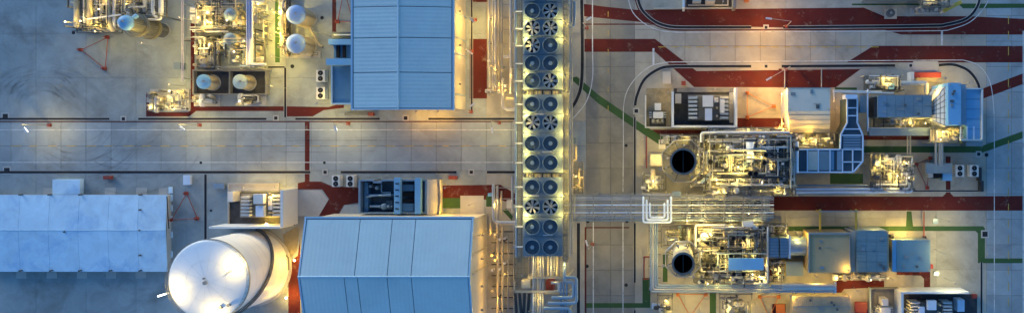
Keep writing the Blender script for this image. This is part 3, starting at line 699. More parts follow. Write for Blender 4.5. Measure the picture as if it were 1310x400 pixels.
for px, py in ((690, 338), (708, 345), (668, 352), (722, 340), (690, 385)):
    x, y = W(px, py, HL+2.4); mb = MB(); mb.tube([(x, y, HL), (x, y, HL+2.4)], .05, 5); ps = mb.build('lamp_post', 'galv', lr)
    mb = MB(); mb.cbox(x, y, HL+2.4, .4, .4, .12); mb.build('lamp_head', 'galv', ps); mb = MB(); mb.cbox(x, y, HL+2.4-.07, .32, .32, .07); mb.build('lamp_glass', 'lamp_glow', ps); lamp_light(ps, x, y, HL+2.2, 48, (1, .88, .55), .12)
# ---- pipes left of the cooler row, upper and lower groups
pl = thing('pipe_group', 'upright bundle of silver pipes with lit valves left of the upper air coolers', 'pipework', 640, 70)
for x, y1, r_, m_ in ((626, 112, .26, 'cladding'), (630.5, 118, .2, 'cladding'), (634, 125, .32, 'cladding'), (638.5, 118, .26, 'cream'), (642, 100, .18, 'galv'), (653.5, 138, .34, 'cladding')):
    pts = [(x, -15, 4.2), (x, y1, 4.2)]
    if x == 634: pts = [(x, -15, 4.2), (x, 107, 4.2), (634, 112, 4.2)]
    if x == 653.5: pts = [(x, -15, 5), (x, 72, 5), (653.5, 120, 5)]
    mb = MB(); mb.ptube(pts, r_, 8, .6); mb.build('pipe', m_, pl)
mb = MB(); mb.ptube([(643, 100, 4), (643, 140, 4), (662, 140, 4)], .42, 10, 1.6); mb.build('pipe', 'cladding', pl)
mb = MB(); mb.ptube([(648, 127, 4.4), (662, 127, 4.4)], .5, 10); mb.build('pipe', 'cream', pl)
mb = MB(); mb.ptube([(653, 73, 5), (644, 73, 5)], .3, 8, .6); mb.build('pipe', 'cladding', pl)
mb = MB(); mb.ptube([(621, 116.5, 3.6), (633, 116.5, 3.6)], .45, 10); mb.build('header', 'cladding', pl)
for y in range(-10, 125, 16): bar(pl, 'sleeper', 'galv', 623, y, 657, y, 3.7, .22, .25)
for y in range(-10, 125, 32):
    for x in (624, 656): post(pl, x, y, 3.5, .22)
for k in range(16):
    x, y = W(rnd.choice((626, 629, 634, 638.5, 643, 647)), rnd.uniform(76, 122), 4.6)
    mb = MB(); mb.cyl(x, y, 3.6, 4.9, .28, 8); mb.cyl(x, y, 5.1, 5.18, .36, 10); mb.tube([(x, y, 4.9), (x, y, 5.1)], .07, 5); mb.build('valve', rnd.choice(('galv', 'cream', 'white_steel')), pl)
for px, py, wt in ((629, 88, 60), (636, 110, 60), (648, 118, 70), (629, 20, 40), (645, 60, 25), (655, 95, 30)):
    x, y = W(px, py, 6.4); mb = MB(); mb.tube([(x, y, 0), (x, y, 6.4)], .05, 5); ps = mb.build('lamp_post', 'galv', pl)
    mb = MB(); mb.cbox(x, y, 6.4, .4, .4, .12); mb.build('lamp_head', 'galv', ps); mb = MB(); mb.cbox(x, y, 6.4-.07, .32, .32, .07); mb.build('lamp_glass', 'lamp_glow', ps); lamp_light(ps, x, y, 6.2, wt, (1, .76, .40), .12)
pl2 = thing('pipe_group', 'upright bundle of pipes with a bent grey pipe beside the large hall', 'pipework', 640, 310)
mb = MB(); mb.ptube([(631.5, 235, 5), (631.5, 284, 5), (663, 284.5, 5)], .42, 10, 1.3); mb.build('pipe', 'cladding', pl2)
for x, y0, y1, r_, m_ in ((636.5, 237, 290, .28, 'cladding'), (641.5, 244, 275, .22, 'cream'), (655.5, 226, 272, .3, 'cladding'), (637, 290, 412, .34, 'cream'), (643, 290, 412, .3, 'cream'), (627.5, 277, 300, .26, 'cream'), (657.5, 286, 412, .2, 'galv'), (650, 300, 412, .18, 'galv')):
    mb = MB(); mb.ptube([(x, y0, 3.8), (x, y1, 3.8)], r_, 8); mb.build('pipe', m_, pl2)
for y in range(240, 412, 14): bar(pl2, 'sleeper', 'steel_dark' if y > 290 else 'galv', 629, y, 659, y, 3.3, .22, .25)
for y in range(240, 412, 42):
    for x in (630, 658): post(pl2, x, y, 3.1, .22)
mb = MB(); mb.tbox(648, 256, 654, 266, 2.4); mb.build('box', 'white_steel', pl2)
mb = MB(); mb.tbox(624, 247, 631, 251, 1.6); mb.build('box', 'blue_bright', pl2)
for k in range(14):
    x, y = W(rnd.choice((630, 634, 640, 646)), rnd.uniform(292, 398), 4)
    mb = MB(); mb.cyl(x, y, 2.4, 4.3, .25, 8); mb.cyl(x, y, 4.5, 4.57, .34, 10); mb.tube([(x, y, 4.3), (x, y, 4.5)], .07, 5); mb.build('valve', rnd.choice(('steel_dark', 'cream', 'white_steel')), pl2)
for px, py, wt in ((634, 262, 45), (632, 330, 22), (646, 352, 26), (634, 385, 22)):
    x, y = W(px, py, 5.6); mb = MB(); mb.tube([(x, y, 0), (x, y, 5.6)], .05, 5); ps = mb.build('lamp_post', 'galv', pl2)
    mb = MB(); mb.cbox(x, y, 5.6, .4, .4, .12); mb.build('lamp_head', 'galv', ps); mb = MB(); mb.cbox(x, y, 5.6-.07, .32, .32, .07); mb.build('lamp_glass', 'lamp_glow', ps); lamp_light(ps, x, y, 5.4, wt, (1, .76, .40), .12)
rs = thing('valve_station', 'pale lit valve station attached to the right side of the rack', 'pipework', 738, 225)
grating(rs, 729, 207, 746, 247, 5); rail(rs, [(729, 207), (746.5, 207), (746.5, 247)], 5, 'cream')
for k in range(9):
    x, y = W(rnd.uniform(731, 745), rnd.uniform(209, 245), 5.5); mb = MB(); mb.cyl(x, y, 4.9, 6.3, .32, 10); mb.dome(x, y, 6.3, .32, .2, 10, 3); mb.build('valve', rnd.choice(('cream', 'white_steel', 'galv')), rs)
for a in ([(732, 182, 6), (732, 245, 6)], [(737, 187, 5.6), (737, 205, 5.6), (730, 205, 5.6)], [(741, 215, 6), (741, 240, 6), (733, 240, 6)]):
    mb = MB(); mb.ptube(a, .26, 8, .6); mb.build('pipe', 'cream', rs)
mb = MB(); mb.tbox(730.5, 176, 735.5, 184, 6.5, 4); mb.build('box', 'blue_grey', rs)
for px, py in ((734, 200), (740, 230)):
    x, y = W(px, py, 8); mb = MB(); mb.tube([(x, y, 0), (x, y, 8)], .05, 5); ps = mb.build('lamp_post', 'galv', rs)
    mb = MB(); mb.cbox(x, y, 8, .4, .4, .12); mb.build('lamp_head', 'galv', ps); mb = MB(); mb.cbox(x, y, 8-.07, .32, .32, .07); mb.build('lamp_glass', 'lamp_glow', ps); lamp_light(ps, x, y, 7.8, 75, (1, .80, .45), .12)
for pts in ([(727, 2, 9), (735, 2, 9), (735, 34, 9), (726, 34, 9)], [(727, 6, 9), (731.5, 6, 9), (731.5, 29, 9), (726, 29, 9)]):
    mb = MB(); mb.ptube(pts, .3, 8, .7); mb.build('pipe', 'blue_pipe', rk)
# ================================================================ PIPE BRIDGE AND ITS BRANCH
br = thing('pipe_bridge', 'steel pipe bridge crossing from the coolers to the stacks, with nested square pipe loops', 'pipe rack', 850, 266)
HP = 9.0
LAMP_C_ = (1, .93, .92)
for y in (250, 281.5): bar(br, 'beam', 'blue_grey' if y > 260 else 'galv', 726, y, 985, y, HP+.2, .4, .5)
for k, x in enumerate(range(735, 990, 24)):
    bar(br, 'cross_beam', 'galv', x, 249, x, 283, HP+1.2, .25, .3)
    for y in (250.5, 281): post(br, x, y, HP+1.2, .28)
for k, (y, r_) in enumerate(((252.5, .10), (255, .16), (258, .09), (262, .2), (265.6, .09), (268, .12), (271.6, .18), (275.2, .10), (278, .16))):
    mb = MB(); mb.ptube([(722, y, HP), (990, y, HP)], r_, 8); mb.build('pipe', ('blue_white', 'cladding', 'blue_pipe')[k % 3], br)
for k in range(3):
    x = 744 + k*25; bar(br, 'brace', 'blue_pipe', x, 280, x+20, 264, HP+.9, .14, .15); bar(br, 'brace', 'blue_pipe', x, 264, x+20, 280, HP+.8, .12, .15)
for k in range(3):
    o_ = k*4.2; mb = MB(); mb.ptube([(823+o_, 252+o_, HP+.5), (823+o_, 252+o_, HP+2.2), (823+o_, 284-o_*.75, HP+2.2), (858.5-o_, 284-o_*.75, HP+2.2), (858.5-o_, 252+o_, HP+2.2), (858.5-o_, 252+o_, HP+.5)], .25, 10, .55); mb.build('pipe', 'blue_white', br)
bar(br, 'cross_beam', 'galv', 821, 249, 861, 249, HP+1.8, .5, .4); mb = MB(); mb.tbox(860, 245, 871, 251, HP+1.6, HP); mb.build('box', 'blue_grey', br)
grating(br, 862, 282, 985, 286, HP-.4, 'walkway'); rail(br, [(726, 247.5), (985, 247.5)], HP, 'galv'); rail(br, [(862, 286.5), (985, 286.5)], HP-.4, 'galv')
for px in (900, 935, 968, 880):
    x, y = W(px, 284, HP+2); mb = MB(); mb.tube([(x, y, HP-.4), (x, y, HP+2)], .05, 5); ps = mb.build('lamp_post', 'galv', br)
    mb = MB(); mb.cbox(x, y, HP+2, .4, .4, .12); mb.build('lamp_head', 'galv', ps); mb = MB(); mb.cbox(x, y, HP+2-.07, .32, .32, .07); mb.build('lamp_glass', 'lamp_glow', ps); lamp_light(ps, x, y, HP+1.8, 55, LAMP_C_, .12)
bb = thing('pipe_branch', 'bundle of blue pipes turning the corner round the lower stack', 'pipework', 840, 330)
for k in range(4):
    o_ = k*2.7; mb = MB(); mb.ptube([(832.5+o_, 262, HP-1.6), (832.5+o_, 372.5-o_, HP-1.6), (1068 - (k == 3)*20, 372.5-o_, HP-1.6)], .24, 9, .6); mb.build('pipe', 'blue_pipe' if k != 1 else 'cladding', bb)
for y in range(295, 372, 15): bar(bb, 'sleeper', 'steel_mid', 830, y, 845, y, HP-1.9, .2, .25); post(bb, 831, y, HP-2, .22)
for x in range(850, 1070, 24): bar(bb, 'sleeper', 'galv', x, 361, x, 375, HP-1.9, .2, .25); post(bb, x, 374, HP-2, .22)
rail(bb, [(830, 287), (830, 375), (1020, 375)], HP-2, 'steel_mid', gap=14)
# ================================================================ PROCESS MODULES
LAMP_C = (1, .88, .55)
def lamp_on(root, px, py, h, watts, z0=0, color=LAMP_C, glow='lamp_glow', r=.12):
    x, y = W(px, py, h); mb = MB(); mb.tube([(x, y, z0), (x, y, h)], .05, 5); ps = mb.build('lamp_post', 'galv', root)
    mb = MB(); mb.cbox(x, y, h, .42, .42, .12); hd_ = mb.build('lamp_head', 'galv', ps)
    mb = MB(); mb.cbox(x, y, h-.07, .34, .34, .07); mb.build('lamp_glass', glow, hd_); lamp_light(ps, x, y, h-.3, watts, color, r)
    if z0 > 0 and int(px*7+py*3) % 3 == 0: mb = MB(); mb.cbox(x+.3, y, h-.1, .14, .2, .2); mb.build('side_glass', glow, hd_)
PM = ('cream', 'white_steel', 'galv', 'cladding', 'steel_mid', 'steel_dark')
PD = ('cream', 'galv', 'steel_mid', 'cladding', 'steel_dark', 'steel_dark', 'white_steel', 'steel_dark', 'blue_grey')
def module(label, x0, y0, x1, y1, h, seed, pipes=14, vessels=5, valves=14, vents=0, boxes=4, lamps=4, watts=60, casing=None, name='process_module', cat='pipework', rails=True, cols=True, mats=PM, deck=True, zs=(.3, .7, 1.1, 1.6, 2.2, 2.8), dens=1.0):
    g = random.Random(seed); root = thing(name, label, cat, (x0+x1)/2, (y0+y1)/2)
    a = W(x0, y0, h); c = W(x1, y1, h); X0, X1 = sorted((a[0], c[0])); Y0, Y1 = sorted((a[1], c[1]))
    def rx(m=.4): return g.uniform(X0+m, X1-m)
    def ry(m=.4): return g.uniform(Y0+m, Y1-m)
    if h < 1:
        mb = MB(); mb.box(X0, Y0, 0, X1, Y1, h); mb.build('plinth', 'concrete', root)
    elif casing:
        mb = MB(); mb.box(X0+.5, Y0+.5, 0, X1-.5, Y1-.5, h-1.0); mb.build('casing', casing, root)  # near-black casing colour stands in for shade between the deck pipes
    if deck and h >= 1:
        nx = max(1, round((X1-X0)/6)); ny = max(1, round((Y1-Y0)/6))
        for i in range(nx):
            for j in range(ny):
                if g.random() < .78*dens:
                    k = S*(D-h)/D; A = (X0+(X1-X0)*i/nx+.1)/k+NX; B = (X0+(X1-X0)*(i+1)/nx-.1)/k+NX
                    C_ = NY-(Y0+(Y1-Y0)*j/ny+.1)/k; E = NY-(Y0+(Y1-Y0)*(j+1)/ny-.1)/k
                    grating(root, A, C_, B, E, h)
        for i in range(nx+1):
            for j in range(ny+1):
                x = X0+(X1-X0)*i/nx; y = Y0+(Y1-Y0)*j/ny
                if cols: mb = MB(); mb.cbox(x, y, 0, .28, .28, h+g.choice((0, 0, 2.6, 3.2))); mb.build('column', g.choice(('galv', 'cream', 'steel_mid')), root)
        for i in range(nx+1):
            x = X0+(X1-X0)*i/nx; mb = MB(); mb.box(x-.12, Y0, h-.5, x+.12, Y1, h-.26); mb.build('beam', 'steel_mid', root)
        for j in range(ny+1):
            y = Y0+(Y1-Y0)*j/ny; mb = MB(); mb.box(X0, y-.12, h-.5, X1, y+.12, h-.27); mb.build('beam', 'steel_mid', root)
        if rails: rail(root, [(x0, y0), (x1, y0), (x1, y1), (x0, y1), (x0, y0)], h, 'galv', gap=8)
    for k in range(pipes):
        z = h + g.choice(zs); r_ = g.choice((.05, .06, .08, .10, .12, .15, .2))
        if g.random() < .5:
            y = ry(); xa, xb = sorted((rx(), rx())); P = [(xa, y, z), (xb, y, z)]
            if xb-xa < 2: P[1] = (min(X1-.3, xa+3), y, z)
            if g.random() < .7: y2 = ry(); P.append((P[1][0], y2, z))
            if g.random() < .5 and len(P) == 3: P.append((rx(), P[2][1], z))
        else:
            x = rx(); ya, yb_ = sorted((ry(), ry())); P = [(x, ya, z), (x, yb_, z)]
            if yb_-ya < 2: P[1] = (x, min(Y1-.3, ya+3), z)
            if g.random() < .7: P.append((rx(), P[1][1], z))
        if g.random() < .7: P = [(P[0][0], P[0][1], max(.05, h-1.5))] + P
        if g.random() < .7: P = P + [(P[-1][0], P[-1][1], max(.05, h-1.5))]
        mb = MB(); mb.tube(P, r_, 7, r_*2.2)
        for q in P[1:-1]:
            if g.random() < .5: mb.cyl(q[0], q[1], q[2]-.1, q[2]+.1, r_*1.7, 8)
        mb.build('pipe', g.choice(mats), root)
    if h >= 1 and deck:                                   # dark steel overhead frames
        for k in range(int((X1-X0)/3.2)+2):
            zf = h+g.choice((1.8, 2.6, 3.2)); wb = g.choice((.12, .18, .24))
            if g.random() < .5: x = rx(.1); ya, yb_ = sorted((ry(), ry())); mb = MB(); mb.box(x-wb/2, ya-1, zf, x+wb/2, yb_+1, zf+.2)
            else: y = ry(.1); xa, xb = sorted((rx(), rx())); mb = MB(); mb.box(xa-1, y-wb/2, zf, xb+1, y+wb/2, zf+.2)
            mb.build('frame_beam', g.choice(('steel_dark', 'steel_dark', 'steel_mid', 'galv')), root)
    for k in range(vessels):
        x, y = rx(1), ry(1); r_ = g.uniform(.5, 1.0)
        if g.random() < .5:
            hh = g.uniform(1, 2.6); mb = MB(); mb.cyl(x, y, max(0, h-.2), h+hh, r_, 16, cap=False); mb.dome(x, y, h+hh, r_, r_*.45, 16, 4); v = mb.build('vessel', g.choice(mats), root)
            mb = MB(); mb.cyl(x, y, h+hh+r_*.35, h+hh+r_*.45+.3, .16, 8); mb.build('nozzle', 'steel_mid', v)
        else:
            L_ = g.uniform(2, 4.2); ax = g.random() < .5; z = h+.5+r_*.7; r_ *= .75
            P = [(x-L_/2, y, z), (x+L_/2, y, z)] if ax else [(x, y-L_/2, z), (x, y+L_/2, z)]
            mb = MB(); mb.tube(P, r_, 16)
            for q, sg in ((P[0], -1), (P[1], 1)):
                e = (q[0]+(sg*r_*.4 if ax else 0), q[1]+(0 if ax else sg*r_*.4), z); mb.tube([q, e], r_*.72, 14)
            v = mb.build('vessel', g.choice(mats), root)
            for t in (.25, .75):
                qx = P[0][0]+(P[1][0]-P[0][0])*t; qy = P[0][1]+(P[1][1]-P[0][1])*t
                mb = MB(); mb.cbox(qx, qy, max(0, h-.1), .3 if ax else r_*1.6, r_*1.6 if ax else .3, z-r_*.6-max(0, h-.1)); mb.build('saddle', 'steel_mid', v)
    for k in range(valves):
        x, y = rx(.3), ry(.3); z = h+g.uniform(.3, 1.6); mb = MB(); mb.cyl(x, y, max(0, h-.3), z, .16, 7); mb.cyl(x, y, z, z+.5, .28, 8)
        mb.tube([(x, y, z+.5), (x, y, z+.9)], .06, 5); mb.ring(x, y, z+.86, z+.94, .2, .34, 10); mb.build('valve', g.choice(('cream', 'white_steel', 'galv', 'steel_mid')), root)
    for k in range(boxes):
        x, y = rx(.7), ry(.7); mb = MB(); wdx, wdy, hh = g.uniform(.6, 1.8), g.uniform(.6, 1.8), g.uniform(.6, 1.8)
        mb.cbox(x, y, max(0, h-.05), wdx, wdy, hh); v = mb.build('cabinet', g.choice(('grey_panel', 'white_steel', 'cream', 'blue_grey')), root)
        mb = MB(); mb.cbox(x, y, max(0, h-.05)+hh, wdx*1.1, wdy*1.1, .06); mb.build('cabinet_lid', 'galv', v)
    for k in range(vents):
        x, y = rx(.8), ry(.8); vent(root, x, y, h, g.uniform(.5, .65), g.uniform(1.5, 2.6))
    for k in range(lamps):
        k_ = S*(D-h-4.2)/D; lo_ = k % 2; lamp_on(root, rx(.6)/k_+NX, NY-ry(.6)/k_, h+(2.0 if lo_ else 4.2), watts*(.55 if lo_ else 1.1)*g.uniform(.6, 1.5), max(0, h-.1))
    return root
def vent(root, x, y, z0, r_, hh):
    mb = MB(); mb.ring(x, y, z0, z0+hh, r_*.86, r_, 16); v = mb.build('vent_stack', 'steel_dark', root)
    mb = MB(); mb.cyl(x, y, z0+.05, z0+hh-.25, r_*.85, 16); mb.build('vent_opening', 'black', v)
def pvent(root, px, py, h, r_, hh=3.7): x, y = W(px, py, h+hh); vent(root, x, y, h, r_, hh)
def vtank(label, cat, px, py, rp, h, m='tank_white', roof='blue_bright', dome=.5, group=None, name='vertical_tank'):
    x, y = W(px, py, h); r_ = rp*S*(D-h)/D
    t_ = thing(name, label, cat, px, py, group, 0); ORG[t_.name] = Vector((x, y, 0)); t_.location = (x, y, 0)
    mb = MB(); mb.cyl(x, y, 0, .3, r_+.25, 28); mb.build('plinth', 'concrete', t_)
    mb = MB(); mb.cyl(x, y, .3, h, r_, 32, cap=False); mb.build('shell', m, t_)
    mb = MB(); mb.dome(x, y, h, r_*.985, dome, 32, 6); mb.ring(x, y, h-.12, h+.03, r_*.95, r_+.05, 32); rf = mb.build('roof', roof, t_)
    mb = MB(); mb.cyl(x+.2*r_, y+.1*r_, h+dome*.8, h+dome+.35, .22, 10); mb.build('roof_nozzle', 'galv', rf)
    mb = MB(); mb.tube([(x-.1*r_, y, h+dome+.06), (x+r_*.9, y-.1*r_, h+dome*.5+.1)], .06, 5); mb.build('vent_pipe', 'galv', t_)
    mb = MB()
    for i in range(int(h/.35)): mb.box(x+r_+.08, y-.22, .4+i*.35, x+r_+.14, y+.22, .45+i*.35)
    mb.box(x+r_+.06, y-.27, .2, x+r_+.16, y-.22, h+.5); mb.box(x+r_+.06, y+.22, .2, x+r_+.16, y+.27, h+.5); mb.build('ladder', 'galv', t_)
    return t_
# ---- stacks
def stack(label, px, py, rp, h, hp, plr, dim, seed):
    x, y = W(px, py, h); r_ = rp*S*(D-h)/D; s_ = thing('exhaust_stack', label, 'chimney', px, py); s_.location = (x, y, 0); ORG[s_.name] = Vector((x, y, 0))
    n = 4
    for k in range(n):
        z0, z1 = h*k/n, h*(k+1)/n; mb = MB(); mb.ring(x, y, z0, z1-.06, r_-.22, r_, 40); mb.build('shell', 'stack_steel', s_)
    mb = MB(); mb.ring(x, y, h-.35, h+.02, r_-.28, r_+.16, 40); mb.build('rim', 'steel_mid', s_)
    mb = MB(); mb.ring(x, y, .5, h-.4, r_-.34, r_-.30, 40); mb.cyl(x, y, .4, .5, r_-.3, 40); mb.build('liner', 'black', s_)
    mb = MB(); mb.box(x-.06, y-r_+.35, h-3, x+.06, y+r_-.35, h-.5); mb.build('damper_plate', 'steel_dark', s_)
    R1 = plr*S*(D-hp)/D; pr = []
    for i in range(8):
        a0, a1 = R(22.5+45*i), R(67.5+45*i)
        P = [(x+(r_+.1)*math.cos(a0), y+(r_+.1)*math.sin(a0)), (x+R1*math.cos(a0), y+R1*math.sin(a0)), (x+R1*math.cos(a1), y+R1*math.sin(a1)), (x+(r_+.1)*math.cos(a1), y+(r_+.1)*math.sin(a1))]
        mb = MB()
        for t in range(5 if dim else 0, 9):
            f0, f1 = t/9, (t+.42)/9
            q = []
            for f in (f0, f1):
                q.append((P[0][0]+(P[1][0]-P[0][0])*f, P[0][1]+(P[1][1]-P[0][1])*f)); q.append((P[3][0]+(P[2][0]-P[3][0])*f, P[3][1]+(P[2][1]-P[3][1])*f))
            mb.prism([q[0], q[2], q[3], q[1]], hp-.1, hp)
        mb.build('platform_panel', 'grating_dark', s_)
        mb = MB(); mb.tube([(P[0][0], P[0][1], hp-.2), (P[1][0], P[1][1], hp-.2)], .12, 5); mb.build('bracket', 'steel_dark', s_)
    oct_ = [(x+R1*math.cos(R(22.5+45*i)), y+R1*math.sin(R(22.5+45*i))) for i in range(9)]
    mb = MB()
    for z in (.5, 1.1): mb.tube([(p[0], p[1], hp+z) for p in oct_], .07, 5)
    for p in oct_[:8]: mb.tube([(p[0], p[1], hp), (p[0], p[1], hp+1.1)], .06, 5)
    mb.tube([(p[0], p[1], hp-.05) for p in oct_], .14, 6); mb.build('handrail', 'galv', s_)
    for a in (20, 110, 200, 300):
        q = (x+(r_+1.2)*math.cos(R(a)), y+(r_+1.2)*math.sin(R(a)))
        mb = MB(); mb.tube([(q[0], q[1], hp), (q[0], q[1], hp+2)], .05, 5); ps = mb.build('lamp_post', 'galv', s_)
        mb = MB(); mb.cbox(q[0], q[1], hp+2, .5, .5, .12); mb.build('lamp_head', 'galv', ps); lamp_light(ps, q[0], q[1], hp+1.7, 12 if dim else 34, LAMP_C, .1)
        e = (x+(R1+.5)*math.cos(R(a)), y+(R1+.5)*math.sin(R(a))); mb = MB(); mb.cbox(e[0], e[1], hp-.4, .6, .6, .2, R(a)); mb.build('added_floodlight', 'galv', s_); lamp_light(s_, e[0], e[1], hp-.75, 200, LAMP_C, .2)  # floods under the platform edge are added to widen the warm pools
    g = random.Random(seed)
    for k in range(7):
        a = g.uniform(0, 6.28); q = (x+(r_+.8)*math.cos(a), y+(r_+.8)*math.sin(a)); mb = MB(); mb.cyl(q[0], q[1], hp, hp+g.uniform(.5, 1.1), .2, 8); mb.build('instrument', g.choice(('cream', 'white_steel', 'steel_mid')), s_)
stack('upper of two wide black-mouthed stacks, with octagonal platform', 874, 206.5, 16.3, 24, 20.5, 28.5, 0, 3)
stack('lower of two wide black-mouthed stacks, with grey octagonal rail', 874, 337, 13.8, 24, 17.5, 24, 1, 4)
# ---- upper unit
m1 = module('densely piped boiler deck to the right of the upper stack', 900, 172, 1018, 243, 11, 11, pipes=190, vessels=10, valves=110, boxes=12, lamps=13, watts=70, casing='steel_dark', name='boiler_deck', mats=PD, dens=.75)
for px, py in ((980, 198), (978, 208), (960, 222), (967, 222), (909, 207)): pvent(m1, px, py, 11, .6)
for px, py, r_ in ((960, 195, 1.0),):
    x, y = W(px, py, 13.5); mb = MB(); mb.tube([(x, y-2.2, 12.8), (x, y+2.6, 12.8)], r_, 18); mb.build('steam_drum', 'blue_white', m1)
for y in (196, 226): bar(m1, 'girder', 'steel_dark', 900, y, 1012, y, 13.4, .4, .5)
for x in (912, 941, 973): bar(m1, 'girder', 'steel_dark', x, 190, x, 232, 13.2, .35, .5)
mb = MB(); mb.ptube([(897, 182, 11.6), (897, 169.5, 11.6), (1010, 169.5, 11.6)], .3, 8, .8); mb.build('pipe', 'white_steel', m1)
mb = MB(); mb.ptube([(897, 233, 13), (911, 220, 13)], .4, 8); mb.build('pipe', 'blue_pipe', m1)
m1b = module('lit pump area left of the upper stack', 822, 222, 852, 245, 4, 12, pipes=8, vessels=4, valves=8, boxes=4, lamps=2, watts=60)
mb = MB(); mb.tbox(832, 197, 846, 212, 3); mb.build('cabinet', 'grey_panel', m1b)
# lower unit
m2 = module('densely piped boiler deck to the right of the lower stack', 890, 288, 982, 357, 10, 21, pipes=170, vessels=9, valves=100, boxes=10, lamps=12, watts=72, casing='steel_dark', name='boiler_deck', mats=PD, dens=.7)
for px, py in ((924, 317), (938.5, 304.5), (951.5, 304.5), (905, 339), (913.5, 339), (904, 350.5), (939, 350.5), (951, 350.5), (953, 332)): pvent(m2, px, py, 10, .5)
mb = MB(); mb.tbox(932, 330, 977, 345, 15, 14.7); mb.build('canopy', 'blue_bright', m2)
for x in (933, 976): 
    for y in (331, 344): post(m2, x, y, 14.7, .2, 'galv', 10)
for P in ([(932, 300), (958, 300), (958, 330), (932, 330), (932, 300)],):
    for q, s2 in zip(P, P[1:]): bar(m2, 'frame', 'blue_pipe', *q, *s2, 12.6, .3, .3)
mb = MB(); mb.tbox(950, 283, 964, 290, 12.5, 11); mb.build('cabinet', 'white_steel', m2)
mb = MB(); mb.ptube([(890, 318, 11.5), (890, 287.5, 11.5), (928, 287.5, 11.5)], .25, 8, .6); mb.build('pipe', 'white_steel', m2)
for k in range(4): mb = MB(); mb.ptube([(893, 289+k*3.2, 10.9), (926, 289+k*3.2, 10.9)], .22, 8); mb.build('pipe', 'cream', m2)
mb = MB(); mb.ptube([(982, 290, 12), (982, 362, 12), (964, 362, 12)], .2, 8, .6); mb.build('pipe', 'white_steel', m2)
m3 = module('bright pipework below the lower boiler deck, at the bottom edge', 921, 376, 962, 412, 5, 22, pipes=18, vessels=5, valves=18, boxes=3, lamps=4, watts=75)
m3b = module('narrow lit pipe stand at the corner of the blue pipes, bottom edge', 841, 378, 860, 412, 3, 23, pipes=7, vessels=3, valves=9, boxes=2, lamps=2, watts=45)
m4 = module('bright square piping skid above the long red path', 1114, 198, 1168, 243, 4.2, 31, pipes=55, vessels=9, valves=42, boxes=4, lamps=7, watts=95)
for k in range(2): mb = MB(); mb.ptube([(1018, 241.5+k*4, 4.5), (1163+k*3.5, 241.5+k*4, 4.5), (1163+k*3.5, 206-k*4, 4.5)], .28, 9, .7); mb.build('pipe', 'blue_white', m4)
for k in range(3): mb = MB(); mb.ptube([(1016, 237+k*5.4, 4.0), (1110+k*6, 237+k*5.4, 4.0)], .24, 8); mb.build('pipe', 'blue_pipe', m4)
for x in range(1022, 1160, 20): bar(m4, 'sleeper', 'galv', x, 235, x, 249, 3.7, .2, .2)
m5 = module('lit lube oil skid above the upper turbine enclosure', 1106, 97, 1152, 116, 3, 32, pipes=16, vessels=5, valves=14, boxes=4, lamps=3, watts=75)
mb = MB(); mb.ptube([(1152, 106.5, 5), (1183, 106.5, 5), (1185, 108, 5), (1185, 120, 4)], .62, 12, .8); mb.build('duct', 'cladding', m5)
mb = MB(); mb.tbox(1137, 107, 1144, 114, 4.6, 2); mb.build('cabinet', 'blue_bright', m5)
mb = MB(); mb.ptube([(1112, 98.5, 4.4), (1150, 98.5, 4.4)], .4, 10); mb.build('vessel', 'cladding', m5)
m6 = module('lit stepped cooler block beside the filter house', 1190, 164, 1227, 182, 5.5, 33, pipes=6, vessels=1, valves=10, boxes=1, lamps=5, watts=70)
for k in range(13): bar(m6, 'rib', 'cream', 1192+k*2.7, 166, 1192+k*2.7, 181, 6.6, .3, .6)
for x in (1197, 1202, 1205): mb = MB(); mb.ptube([(x, 180, 5), (x, 212, 3)], .34, 8); mb.build('duct', 'galv', m6)
m7 = module('lit gap of pipes under the side of the upper turbine', 1118, 151, 1188, 163, 2.5, 34, pipes=12, vessels=2, valves=8, boxes=2, lamps=4, watts=60, rails=False)
m8 = module('lit pipework between the grey hood and the blue duct', 1012, 170, 1070, 190, 5, 35, pipes=10, vessels=2, valves=10, boxes=2, lamps=3, watts=70)
mx1 = module('dark pipe maze between the upper stack and its boiler deck', 884, 178, 912, 238, 7, 81, pipes=34, vessels=4, valves=22, boxes=4, lamps=4, watts=60, mats=PD, dens=.5)
mx2 = module('pipe maze under the right end of the pipe bridge', 872, 250, 984, 282, 3, 82, pipes=26, vessels=3, valves=16, boxes=3, lamps=3, watts=45, mats=PD, dens=.4)
mx3 = module('dark pipework above and left of the lower stack', 846, 290, 890, 314, 4, 83, pipes=18, vessels=3, valves=12, boxes=3, lamps=2, watts=60, mats=PD, dens=.5)
mx4 = module('fine pipe strip under the lower edge of the upper boiler deck', 900, 236, 1018, 249, 8, 84, pipes=36, vessels=3, valves=30, boxes=4, lamps=4, watts=60, mats=PD, dens=.5)
mx5 = module('fine pipe strip under the blue canopy of the lower boiler deck', 888, 349, 984, 362, 6.5, 85, pipes=30, vessels=3, valves=26, boxes=4, lamps=5, watts=60, mats=PD, dens=.5)
mx6 = module('pipework between the yellow-lit ground and the upper stack', 845, 172, 900, 184, 3, 86, pipes=14, vessels=2, valves=10, boxes=3, lamps=2, watts=60, mats=PD, dens=.4)
mx7 = module('fine pipe runs along the top of the upper boiler deck', 898, 163, 1006, 172, 4, 94, pipes=34, vessels=0, valves=22, boxes=3, lamps=3, watts=50, mats=PD, dens=.2, rails=False, cols=False)
mx8 = module('fine pipework between the lower boiler deck and the shiny cylinder', 978, 286, 1008, 303, 3, 95, pipes=16, vessels=1, valves=12, boxes=2, lamps=2, watts=50, mats=PD, dens=.2, rails=False, cols=False)
mx9 = module('pipe stands beside the shiny cylinder and the grey-brown box', 984, 332, 1003, 360, 2.5, 96, pipes=14, vessels=1, valves=12, boxes=2, lamps=2, watts=50, mats=PD, dens=.2, rails=False, cols=False)
